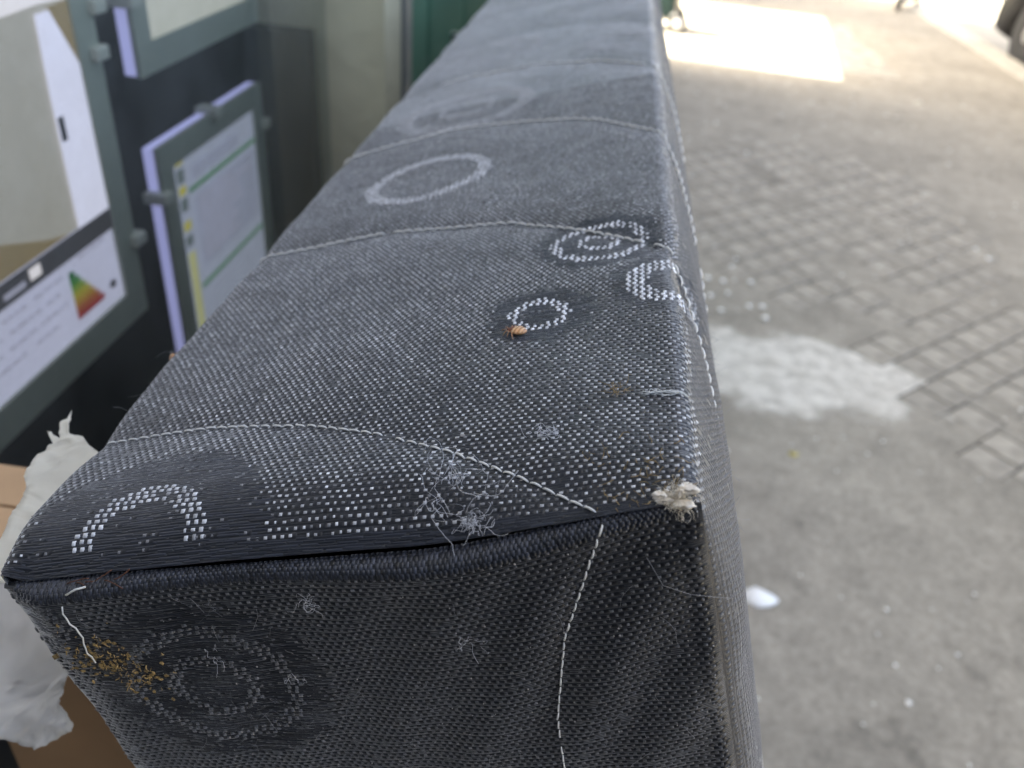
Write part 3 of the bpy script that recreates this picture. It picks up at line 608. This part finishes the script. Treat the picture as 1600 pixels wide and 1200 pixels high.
# dust, loose hairs and crumbs all over
mb = MB()
for i in range(200):
    s_, v_ = random.uniform(-0.002, W_ + 0.02), random.uniform(0.006, 0.45); q, n_, t_, b_ = on(cover, s_, v_, 0.0003)
    mb.add(tube_vf(curl(q, t_ * random.gauss(0, 1) + b_ * random.gauss(0, 1) + n_ * 0.3, random.uniform(.0015, .007), 8, 0.7), 0.000035, 3))
for i in range(90):
    s_, v_ = random.uniform(0.003, W_ - .003), random.uniform(0.008, 0.09); q, n_, t_, b_ = on(endp, s_, v_, 0.0003)
    mb.add(tube_vf(curl(q, t_ * random.gauss(0, 1) + b_ * random.gauss(0, 1) + n_ * 0.3, random.uniform(.001, .006), 8, 0.8), 0.00003, 3))
for i in range(90):
    s_, v_ = random.uniform(-.008, .002), random.uniform(0.05, 0.5); q, n_, t_, b_ = on(cover, s_, v_, 0.0001)
    mb.add(tube_vf(curl(q, n_ + t_ * random.gauss(0, .5) + b_ * random.gauss(0, .5), random.uniform(.002, .007), 7, 0.6), 0.00004, 3))
for i in range(140):
    s_, v_ = W_ + random.uniform(.003, .03), random.uniform(0.002, 0.12); q, n_, t_, b_ = on(cover, s_, v_, 0.0001)
    mb.add(tube_vf(curl(q, n_ * .6 + t_ * random.gauss(0, 1) + b_ * random.gauss(0, 1), random.uniform(.001, .004), 6, 0.5), 0.00003, 3))
for pts in ([(W_ - .004, .0185), (W_ - .0035, .023), (W_ + .001, .027), (W_ + .006, .0262), (W_ + .0085, .023)],):
    P_ = [on(cover if a > W_ else endp, a if a > W_ else a, (.003 if a > W_ else b), .0006)[0] for a, b in pts]
    P_ = [on(endp, W_ - .0105, .0125, .0005)[0], on(endp, W_ - .0085, .019, .0006)[0], on(endp, W_ - .004, .0225, .0008)[0], on(endp, W_ - .0005, .0235, .002)[0], on(cover, W_ + .026, .003, .0012)[0], on(cover, W_ + .022, .006, .0012)[0]]
    mb.add(tube_vf(P_, 0.00005, 4))
o = mb.build('loose_fibres', mat('loose_fibre', (0.30, 0.30, 0.31), .7), mroot, True); o['kind'] = 'stuff'
mb = MB()
for i in range(520):
    s_ = random.uniform(0.0, W_); v_ = 0.01 + 0.55 * random.random() ** 1.2; q, n_, t_, b_ = on(cover, s_, v_, 0.0002); r_ = random.uniform(.00008, .00022) * (1 + (random.random() < .05) * 1.5)
    mb.add(ball_vf(q, (r_ * 1.3, r_ * random.uniform(.7, 1.6), r_ * .7), 5, 3))
for i in range(160):
    s_ = random.uniform(0.0, W_); v_ = random.uniform(.006, .09); q, n_, t_, b_ = on(endp, s_, v_, 0.0002); r_ = random.uniform(.00006, .00018)
    mb.add(ball_vf(q, (r_ * 1.3, r_, r_ * random.uniform(.7, 1.6)), 5, 3))
o = mb.build('dust_specks', mat('dust', (0.34, 0.33, 0.32), .9), mroot); o['kind'] = 'stuff'
# broken white thread at the left of the end, snag on the top edge
thr = MB(); thr.add(tube_vf([on(endp, 0.0155, .0040, .0006)[0], on(endp, 0.0175, .0032, .0009)[0], on(endp, 0.0195, .0028, .0006)[0]], 0.00022, 5))
thr.add(tube_vf([on(endp, 0.0140 - 0.0012 * math.sin(k * .9) * .4 - k * .00018, .0065 + k * .0016, .0006 + .0003 * (k % 2))[0] for k in range(12)], 0.00018, 5))
thr.build('loose_thread', THREAD, mroot, True)
SN = mat('pale_thread', (0.66, 0.69, 0.70), .6); sn = MB()
for k in range(9):
    sn.add(tube_vf([on(cover, W_ - .0095 + t_ * .0095, .0325 + random.gauss(0, .0004) - t_ * .001, .0003 + .0004 * math.sin(t_ * 3 + k))[0] for t_ in np.linspace(random.uniform(0, .2), random.uniform(.8, 1.05), 9)], .0001, 4))
sn.build('snagged_thread', SN, mroot, True)
thing_on('lint_tuft', fibre_clump(cover, W_ - .0135, .033, .0022, 22, .004, .00005, flat=.5), STRAW, cover, W_ - .0135, .033, 'straw coloured fluff beside the pale snag near the edge', 'lint')

# torn corner with wadding spilling out
st = MB(); cc = on(cover, W_ - 0.0015, 0.0012, 0)[0]
def lump(c, r, seed):
    V, F = ball_vf((0, 0, 0), (1, 1, 1), 18, 12); out = []
    for p in V:
        p = Vector(p); k = 1 + 0.9 * mnoise.noise(p * 1.6 + Vector((seed, 0, 0))) + 0.5 * mnoise.noise(p * 6 + Vector((0, seed, 0))); out.append(Vector(c) + Vector((p.x * r[0], p.y * r[1], p.z * r[2])) * k)
    return out, F
for k in range(11):
    st.add(lump(cc + Vector((random.gauss(-.0018, .0018), random.gauss(.0006, .0010), random.gauss(-.0002, .0009))), (random.uniform(.0006, .0018), random.uniform(.0004, .0012), random.uniform(.0003, .0008)), random.random() * 20))
for k in range(4): st.add(lump(cc + Vector((random.gauss(-.0006, .0004), random.gauss(-.0006, .0005), -.0015 - .0009 * k)), tuple(random.uniform(.0005, .0010) for _ in range(3)), random.random() * 20))
st.build('wadding', STUFF, mroot, True)
fr_ = MB()
for k in range(260):
    a = Vector((random.gauss(0, 1), random.gauss(0, 1), random.gauss(.2, 1))).normalized() * random.random()
    fr_.add(tube_vf(curl(cc + Vector((a.x * .0026 - .0014, a.y * .0024, a.z * .0019)), a + Vector((random.gauss(0, .6), random.gauss(0, .6), random.gauss(0, .6))), random.uniform(.0012, .0045), 10, 2.0), .000035, 3))
o = fr_.build('frayed_fibres', mat('cream_fibre', (.84, .76, .62), .8), mroot, True); o['kind'] = 'stuff'
fr_ = MB()
for k in range(60):
    s_, v_ = W_ - abs(random.gauss(.008, .006)), abs(random.gauss(.006, .005)); q, n_, t_, b_ = on(cover, s_, v_, .0002)
    fr_.add(tube_vf(curl(q, t_ * random.gauss(0, 1) + b_ * random.gauss(0, 1) + n_ * .4, random.uniform(.001, .0035), 6, 1.1), .00007, 3))
o = fr_.build('frayed_ends', STRAW, mroot, True); o['kind'] = 'stuff'
# dried straw-coloured residue on the end
rs = MB()
for k in range(170):
    t_ = random.random(); s_ = 0.0095 + 0.013 * t_ + random.gauss(0, .0028); v_ = .0205 + .010 * t_ + random.gauss(0, .0042)
    q, n_, a_, b_ = on(endp, max(.001, s_), max(.012, v_), .0003); d = a_ * random.gauss(0, 1) + b_ * random.gauss(0, 1.3)
    rs.add(tube_vf(curl(q, d, random.uniform(.0004, .0022), 5, 1.5), random.uniform(.00005, .00016), 4) if k % 3 else lump(q, (random.uniform(.0002, .0006), random.uniform(.00008, .0002), random.uniform(.0002, .0005)), k))
q, n_, a_, b_ = on(endp, .0035, .0225, .0006)
rs.add(([q + a_ * x * .0011 + b_ * y_ * .0006 * (1) + n_ * z * .0002 + b_ * x * .0006 for x, y_, z in ((-1, -1, 0), (1, -1, 0), (1, 1, 0), (-1, 1, 0), (-1, -1, 1), (1, -1, 1), (1, 1, 1), (-1, 1, 1))], [(0, 3, 2, 1), (4, 5, 6, 7), (0, 1, 5, 4), (1, 2, 6, 5), (2, 3, 7, 6), (3, 0, 4, 7)]))
thing_on('dried_residue', rs, STRAW, endp, .012, .027, 'dried straw coloured crumbs stuck to the left of the shaded end', 'residue', smooth=False)
tw = MB()
for k in range(6):
    q, n_, a_, b_ = on(endp, .015 + k * .002, .0018, .0004); tw.add(tube_vf(curl(q, a_ + b_ * random.gauss(0, .2) + n_ * .2, random.uniform(.003, .007), 7, .4), .00012, 4))
thing_on('twig_bits', tw, mat('red_brown_twig', (.13, .05, .025), .7), endp, .019, .0018, 'reddish brown plant bits caught in the near seam', 'plant bits')

# ------------------------------------------------------------------ bed bugs
AMB = mat('amber_shell', (0.66, 0.36, 0.17), 0.3, noise=0.25, nscale=700, spec=0.6, coat=0.3, sss=0.15)
AMBD = mat('brown_shell', (0.22, 0.06, 0.02), 0.3, spec=0.6, coat=0.3)
BANDM = mat('pale_band', (0.85, 0.66, 0.42), 0.35, spec=0.5)
def bug(s, v, ds, dv, scale, label, tiltup=0.0):
    P, t, b, n = frame_at(cover, s, v, ds, dv); e = empty('bed_bug'); tag(e, label, 'bed bug', 'insects on the mattress')
    m4 = Matrix.Identity(4)
    for i in range(3): m4[i][0], m4[i][1], m4[i][2], m4[i][3] = t[i] * scale, b[i] * scale, n[i] * scale, P[i] + n[i] * 0.0003
    e.matrix_world = mroot.matrix_world @ m4
    mm = 0.001
    # body local: +x to head, mm units
    segs = 9; ab = MB(); V = []; F = []; nn = 16
    prof = [(-2.9, .05), (-2.75, .55), (-2.4, .95), (-1.9, 1.25), (-1.3, 1.42), (-.7, 1.42), (-.1, 1.28), (.4, 1.0), (.7, .7)]
    X = np.linspace(-2.9, .7, 46)
    for x in X:
        r = np.interp(x, [p[0] for p in prof], [p[1] for p in prof]); ph = ((x + 2.9) / 3.6 * 8) % 1; k = 1 - 0.05 * (ph < .25)
        for q in range(nn):
            a = 2 * math.pi * q / nn; V.append((x * mm, r * math.cos(a) * k * mm, (0.75 + 0.62 * (r / 1.42) * math.sin(a) * k) * mm))
    for i in range(len(X) - 1):
        for q in range(nn): F.append((i * nn + q, i * nn + (q + 1) % nn, (i + 1) * nn + (q + 1) % nn, (i + 1) * nn + q))
    F.append(tuple(range(nn))[::-1]); F.append(tuple((len(X) - 1) * nn + q for q in range(nn)))
    abd = pymesh('abdomen', V, F, AMB, e, True)
    for j in range(6):
        x = -2.45 + j * .45; r = float(np.interp(x, [p[0] for p in prof], [p[1] for p in prof])); 
        pts = [(x * mm, (r * 1.005) * math.cos(a) * mm, (0.75 + 0.635 * (r / 1.42) * math.sin(a)) * mm) for a in np.linspace(.25, math.pi - .25, 12)]
        pymesh('band', *tube_vf(pts, (.085 if j % 2 else .06) * mm, 4), AMBD if j % 2 == 0 else BANDM, abd, True)
    pr = MB().add(ball_vf((1.0 * mm, 0, .78 * mm), (.48 * mm, .98 * mm, .42 * mm), 14, 9)); pr.build('thorax', AMBD, e, True)
    MB().add(ball_vf((.55 * mm, .38 * mm, 1.1 * mm), (.4 * mm, .36 * mm, .22 * mm), 10, 7)).add(ball_vf((.55 * mm, -.38 * mm, 1.1 * mm), (.4 * mm, .36 * mm, .22 * mm), 10, 7)).build('wing_pad', AMBD, e, True)
    hd = MB().add(ball_vf((1.62 * mm, 0, .68 * mm), (.42 * mm, .42 * mm, .3 * mm), 12, 8)).build('head', AMBD, e, True)
    for sgn in (-1, 1):
        MB().add(ball_vf((1.6 * mm, .4 * sgn * mm, .75 * mm), (.13 * mm,) * 3, 8, 6)).build('eye', mat('eye_black', (.01, .008, .008), .2) if 'eye_black' not in bpy.data.materials else bpy.data.materials['eye_black'], hd, True)
        pymesh('antenna', *tube_vf([(1.9 * mm, .2 * sgn * mm, .7 * mm), (2.3 * mm, .5 * sgn * mm, .85 * mm), (2.7 * mm, .7 * sgn * mm, .7 * mm), (3.1 * mm, .75 * sgn * mm, .5 * mm)], .06 * mm, 5), AMB, hd, True)
        for x0, fx, k in ((1.1, .9, 1.55), (.7, .1, 1.8), (.3, -1.1, 2.1)):
            pymesh('leg', *tube_vf([(x0 * mm, .6 * sgn * mm, .55 * mm), ((x0 + fx * .45) * mm, (k * .75) * sgn * mm, .95 * mm), ((x0 + fx * .8) * mm, k * 1.0 * sgn * mm, .5 * mm), ((x0 + fx * 1.15) * mm, k * 1.18 * sgn * mm, -.1 * mm)], .13 * mm, 5, lambda t: 1 - .55 * t), AMB, e, True)
    return e
bug(W_ - 0.0392, 0.0635, -0.85, 0.42, 1.12, 'amber bed bug beside the small silver ring, head towards the shop')
bug(-0.0030, 0.0845, -0.75, 0.5, 0.95, 'reddish bug half hidden on the far edge above the dark window gap')

# ------------------------------------------------------------------ carton and torn plastic beside the mattress
CARD = mat('brown_cardboard', (0.36, 0.22, 0.12), 0.85, noise=0.12, nscale=12, bump=0.2, bscale=150)
CARDL = mat('tan_cardboard', (0.55, 0.36, 0.21), 0.85, noise=0.1, nscale=25)
ct = empty('cardboard_carton', (-0.20, 0.2, 0)); tag(ct, 'tall brown cardboard carton wedged between mattress and shop window', 'carton')
inv = Matrix.Translation((0.20, -0.2, 0))
for nm, b_, m_ in (('near_side', (-0.236, -0.088, 0.206, 0.210, 0.002, 1.185), CARD), ('far_side', (-0.236, -0.088, 0.248, 0.252, 0.002, 1.185), CARD), ('shop_side', (-0.236, -0.232, 0.2105, 0.2475, 0.002, 1.185), CARD), ('mattress_side', (-0.092, -0.088, 0.2105, 0.2475, 0.002, 1.185), CARD), ('bottom', (-0.2315, -0.0925, 0.2105, 0.2475, 0.002, 0.006), CARD), ('top_flap', (-0.236, -0.088, 0.206, 0.228, 1.1855, 1.1885), CARDL), ('top_flap', (-0.236, -0.088, 0.2295, 0.252, 1.1855, 1.1885), CARDL)):
    box(nm, b_, m_, ct).matrix_parent_inverse = inv
def sheet_mesh(name, pts, m, parent, amp, fr, seed, sub=3, thick=0.0002):
    bm = bmesh.new(); vs_ = [bm.verts.new(p) for p in pts]; es = [bm.edges.new((vs_[i], vs_[(i + 1) % len(vs_)])) for i in range(len(vs_))]
    bmesh.ops.triangle_fill(bm, use_beauty=True, edges=es); bmesh.ops.subdivide_edges(bm, edges=bm.edges[:], cuts=sub, use_grid_fill=True); bmesh.ops.triangulate(bm, faces=bm.faces[:]); bmesh.ops.subdivide_edges(bm, edges=bm.edges[:], cuts=1)
    bm.normal_update(); nn = sum((f.normal * f.calc_area() for f in bm.faces), Vector()).normalized()
    for v_ in bm.verts:
        p = v_.co * fr + Vector((seed, 0, seed)); k = mnoise.noise(p); r_ = 1 - abs(mnoise.noise(p * 1.7)) * 2
        v_.co = v_.co + nn * amp * (k + 0.7 * r_ * abs(r_)) + Vector((mnoise.noise(p * 6), mnoise.noise(p * 6 + Vector((5, 5, 5))), mnoise.noise(p * 6 + Vector((9, 1, 2))))) * amp * 0.25
    me = bpy.data.meshes.new(name); bm.to_mesh(me); bm.free(); o = link(name, me, m, parent, True)
    sm = o.modifiers.new('thickness', 'SOLIDIFY'); sm.thickness = thick
    return o
def plastic_mat(name, col, alpha, rough):
    m = mat(name, col, rough, spec=0.5, noise=0.06, nscale=90, bump=0.25, bscale=140); p = m.node_tree.nodes['Principled BSDF']; n = m.node_tree
    tl = n.nodes.new('ShaderNodeBsdfTranslucent'); tl.inputs[0].default_value = (*col, 1); tp = n.nodes.new('ShaderNodeBsdfTransparent')
    a = n.nodes.new('ShaderNodeMixShader'); a.inputs[0].default_value = 0.5; b = n.nodes.new('ShaderNodeMixShader'); b.inputs[0].default_value = alpha
    n.links.new(p.outputs[0], a.inputs[1]); n.links.new(tl.outputs[0], a.inputs[2]); n.links.new(a.outputs[0], b.inputs[1]); n.links.new(tp.outputs[0], b.inputs[2]); n.links.new(b.outputs[0], n.nodes['Material Output'].inputs[0]); return m
pw = empty('torn_plastic_wrap', (-0.15, 0.14, 1.21)); tag(pw, 'torn white plastic wrap hanging beside the near end of the mattress', 'plastic wrap')
inv = Matrix.Translation((0.15, -0.14, -1.21))
up = [(-0.1378, 0.1788, 1.2839), (-0.1375, 0.1755, 1.2836), (-0.1379, 0.173, 1.2833), (-0.1366, 0.17, 1.283), (-0.1352, 0.1680, 1.2828), (-0.1399, 0.1699, 1.283), (-0.1361, 0.166, 1.2826), (-0.1367, 0.1608, 1.2821), (-0.1365, 0.1553, 1.2815), (-0.1363, 0.1529, 1.2813), (-0.1338, 0.1499, 1.281), (-0.1322, 0.1435, 1.2803), (-0.1316, 0.1389, 1.2799), (-0.1297, 0.1319, 1.2792), (-0.1288, 0.1218, 1.2775), (-0.118, 0.121, 1.277), (-0.111, 0.14, 1.279), (-0.110, 0.160, 1.281), (-0.1256, 0.1665, 1.2826), (-0.1291, 0.1692, 1.2829), (-0.1335, 0.1698, 1.2829)]
sheet_mesh('upper_sheet', up, plastic_mat('creamy_plastic', (0.95, 0.93, 0.85), 0.02, 0.4), pw, 0.0012, 120, 2.0, 4).matrix_parent_inverse = inv
lo = [(-0.172, 0.1623, 1.2321), (-0.150, 0.164, 1.2330), (-0.125, 0.160, 1.231), (-0.108, 0.152, 1.226), (-0.112, 0.146, 1.2225), (-0.1312, 0.1415, 1.2201), (-0.13, 0.137, 1.2175), (-0.1303, 0.1339, 1.2157), (-0.1284, 0.1319, 1.2146), (-0.1239, 0.1291, 1.2129), (-0.123, 0.1271, 1.2118), (-0.1255, 0.1257, 1.2109), (-0.1316, 0.1219, 1.2087), (-0.1468, 0.123, 1.2094), (-0.170, 0.127, 1.211)]
sheet_mesh('lower_sheet', lo, plastic_mat('milky_plastic', (0.95, 0.95, 0.94), 0.28, 0.1), pw, 0.0028, 95, 6.0, 5).matrix_parent_inverse = inv

# ------------------------------------------------------------------ small things on the pavement
def flake(name, x, y, rx, ry, m, label, cat, z=0.004, n=11, group=None):
    V = []; ph = random.random() * 6
    for k in range(n):
        a = 2 * math.pi * k / n; r = 1 + random.uniform(-.22, .18); V.append((rx * r * math.cos(a), ry * r * math.sin(a), z + .003 * math.sin(a * 2 + ph)))
    V += [(p[0], p[1], p[2] - .002) for p in V]; V += [(0, 0, z + .004)]
    F = [(k, (k + 1) % n, 2 * n) for k in range(n)] + [(n + k, n + (k + 1) % n, (k + 1) % n, k) for k in range(n)] + [tuple(range(2 * n - 1, n - 1, -1))]
    o = pymesh(name, V, F, m, None, True); o.location = (x, y, 0); return tag(o, label, cat, group)
WPAP = mat('white_paper', (.92, .91, .88), .7)
flake('paper_scrap', .512, 1.395, .040, .028, WPAP, 'bright white scrap of paper on the pavement beside the mattress', 'paper')
flake('yellow_leaf', .68, 1.97, .014, .012, mat('yellow_leaf', (.5, .42, .14), .7), 'small yellowish leaf on the pavement', 'leaf')
PEB = mat('white_pebble', (.9, .87, .8), .6)
peb = MB()
def pebble(x, y, r): peb.add(ball_vf((x, y, r * .4), (r, r * random.uniform(.75, 1.1), r * .5), 7, 5))
for x, y in ((.51, 3.06), (.57, 3.05), (.68, 3.07), (.51, 2.91), (.58, 2.95), (.54, 2.80), (.62, 3.20), (.85, 4.74), (.72, 5.28), (1.76, 3.71), (1.78, 3.61), (.65, 2.86), (.70, 2.87), (.70, 2.78), (.46, 1.53)): pebble(x, y, random.uniform(.009, .013))
for i in range(160):
    pebble(random.uniform(.2, 2.6), random.uniform(1.0, 7.0), random.uniform(.0035, .0075))
for i in range(420):
    y_ = random.uniform(.9, 6.5); pebble(random.uniform(.2, 3.2), y_, random.uniform(.0015, .004) * (1 + (random.random() < .06) * 1.6))
tag(peb.build('white_grit', PEB), 'scattered white grit and pebbles on the pavement', 'grit', kind='stuff')
CAST = mat('cast_iron', (.14, .13, .115), .6, noise=.2, nscale=20)
ac = empty('drain_cover', (1.65, 9.2, 0)); tag(ac, 'long narrow grey drain cover in the sunlit patch', 'drain cover')
box('frame', (-.27, .27, -.075, .075, -.02, .006), CAST, ac, .003)
for k in range(9): box('bar', (-.245 + k * .054, -.212 + k * .054, -.06, .06, .0065, .011), CAST, ac)
vc = empty('valve_cover', (1.32, 7.92, 0)); tag(vc, 'small round valve cover in the sunlit patch', 'valve cover')
MB().add(lathe_vf([(.001, .008), (.05, .008), (.055, .006), (.075, .006), (.08, .0)], 20)).build('lid', mat('worn_iron', (.30, .27, .23), .6), vc)
MB().add(box_vf(-.03, .03, -.006, .006, .0085, .013)).build('grip', CAST, vc)
flake('paper_scrap', 1.75, 7.6, .05, .03, mat('grey_paper', (.45, .42, .37), .8), 'crumpled greyish scrap lying in the sunlit patch', 'paper')

# shopping trolley whose wheel shows past the mattress
RUB = mat('black_rubber', (.02, .02, .02), .7); NAVY = mat('navy_nylon', (.02, .03, .075), .6, noise=.2, nscale=30); TEAL = mat('dark_teal_nylon', (.008, .035, .033), .6, noise=.2, nscale=20)
tr_ = empty('shopping_trolley', (.42, 8.15, 0)); tag(tr_, 'dark teal wheeled shopping trolley standing beyond the mattress', 'trolley')
bm = bmesh.new(); v, f = box_vf(-.22, .12, -.13, .15, .11, .80); vv = [bm.verts.new((p[0] * (1 + .12 * (p[2] > .5)), p[1], p[2])) for p in v]
for q in f: bm.faces.new([vv[i] for i in q])
bmesh.ops.bevel(bm, geom=list(bm.edges), offset=.035, segments=3, affect='EDGES'); me = bpy.data.meshes.new('bag'); bm.to_mesh(me); bm.free(); link('bag', me, TEAL, tr_)
fm = MB()
for y_ in (-.15, .17): fm.add(tube_vf([(.16, y_, .085), (.13, y_ * .9, .5), (.15, y_ * .8, .98)], .011, 8))
fm.add(tube_vf([(.15, -.125, .98), (.15, .14, .98)], .014, 8)).add(tube_vf([(.16, -.2, .085), (.16, .2, .085)], .01, 8)).add(tube_vf([(.16, -.1, .1), (-.2, -.1, .1)], .009, 8))
fm.build('frame', mat('grey_tube', (.3, .3, .31), .35, metal=.7), tr_, True)
for y_ in (-.2, .2):
    wl = MB().add(lathe_vf([(.05, -.018), (.078, -.02), (.085, -.008), (.085, .008), (.078, .02), (.05, .018)], 28, 'y', (.16, y_, .085))).build('wheel', RUB, tr_, True)
    MB().add(lathe_vf([(.006, -.03), (.03, -.028), (.05, -.02), (.05, .02), (.03, .028), (.006, .03)], 20, 'y', (.16, y_, .085))).build('hub', mat('pale_hub', (.55, .55, .58), .35), wl, True)
bm = bmesh.new(); v, f = box_vf(.14, .31, -.10, .06, .30, .62); vv = [bm.verts.new(p) for p in v]
for q in f: bm.faces.new([vv[i] for i in q])
bmesh.ops.bevel(bm, geom=list(bm.edges), offset=.05, segments=3, affect='EDGES'); me = bpy.data.meshes.new('side_pouch'); bm.to_mesh(me); bm.free(); link('side_pouch', me, NAVY, tr_)

# kick scooter near the kerb, at the top edge
ks = empty('kick_scooter', (3.19, 10.68, 0), (0, 0, R(58))); tag(ks, 'dark kick scooter parked by the kerb at the far end', 'scooter')
DM = mat('dark_metal', (.03, .03, .032), .45, metal=.5)
box('deck', (.04, .62, -.06, .06, .095, .125), DM, ks, .01)
MB().add(tube_vf([(.03, 0, .12), (.0, 0, .3), (.07, 0, 1.0)], .02, 10)).build('stem', DM, ks, True)
MB().add(tube_vf([(.07, -.2, 1.0), (.07, .2, 1.0)], .014, 8)).build('handlebar', DM, ks, True)
for x_ in (0.0, .70): MB().add(lathe_vf([(.03, -.014), (.055, -.018), (.062, -.008), (.062, .008), (.055, .018), (.03, .014)], 24, 'y', (x_, 0, .062))).build('wheel', RUB, ks, True)

# parked black car at the kerb
car = empty('parked_car', (4.60, 7.25, -0.11)); tag(car, 'glossy black car parked at the kerb', 'car')
CP = mat('black_car_paint', (.008, .008, .009), .45, spec=.25); CG = mat('car_glass', (.01, .012, .013), .05, spec=.8); RIM = mat('alloy_rim', (.4, .4, .41), .35, metal=.8)
def extr(name, prof, hw, m, parent, bev=.05):
    bm = bmesh.new(); a = [bm.verts.new((-hw, y_, z_)) for y_, z_ in prof]; b = [bm.verts.new((hw, y_, z_)) for y_, z_ in prof]; k = len(prof)
    bm.faces.new(a); bm.faces.new(b[::-1])
    for i in range(k): bm.faces.new((a[i], b[i], b[(i + 1) % k], a[(i + 1) % k]))
    bmesh.ops.recalc_face_normals(bm, faces=bm.faces); bmesh.ops.bevel(bm, geom=list(bm.edges), offset=bev, segments=3, affect='EDGES')
    me = bpy.data.meshes.new(name); bm.to_mesh(me); bm.free(); return link(name, me, m, parent, True)
extr('body', [(-2.08, .25), (-2.10, .62), (-2.0, .80), (-1.1, .92), (1.5, .95), (2.04, .86), (2.10, .60), (2.06, .22), (1.62, .20), (1.55, .42), (1.42, .58), (1.25, .62), (1.08, .58), (.95, .42), (.88, .20), (-.88, .20), (-.95, .42), (-1.08, .58), (-1.25, .62), (-1.42, .58), (-1.55, .42), (-1.62, .20)], .88, CP, car, .03)
extr('cabin', [(-1.15, .90), (-.45, 1.40), (.95, 1.43), (1.80, .93)], .74, CG, car, .06)
box('roof', (-.66, .66, -.42, .95, 1.40, 1.452), CP, car, .02)
for sx in (-.80, .80):
    for y_ in (-1.25, 1.25):
        wl = MB().add(lathe_vf([(.19, -.09), (.29, -.1), (.315, -.07), (.315, .07), (.29, .1), (.19, .09)], 32, 'x', (sx, y_, .315))).build('wheel', RUB, car, True)
        MB().add(lathe_vf([(.02, -.095), (.12, -.085), (.19, -.09), (.19, .09), (.12, .085), (.02, .095)], 20, 'x', (sx, y_, .315))).build('rim', RIM, wl)
for sx in (-.68, .68):
    box('tail_light', (sx - .14, sx + .14, 2.07, 2.115, .66, .80), mat('red_lens', (.3, .01, .01), .15), car, .015); box('headlight', (sx - .16, sx + .16, -2.11, -2.07, .58, .70), mat('clear_lens', (.6, .6, .6), .1), car, .015)
box('number_plate', (-.26, .26, 2.10, 2.122, .42, .53), mat('plate', (.6, .6, .58), .4), car)
box('bumper', (-.86, .86, 2.04, 2.13, .26, .42), mat('black_plastic', (.02, .02, .02), .6), car, .02)
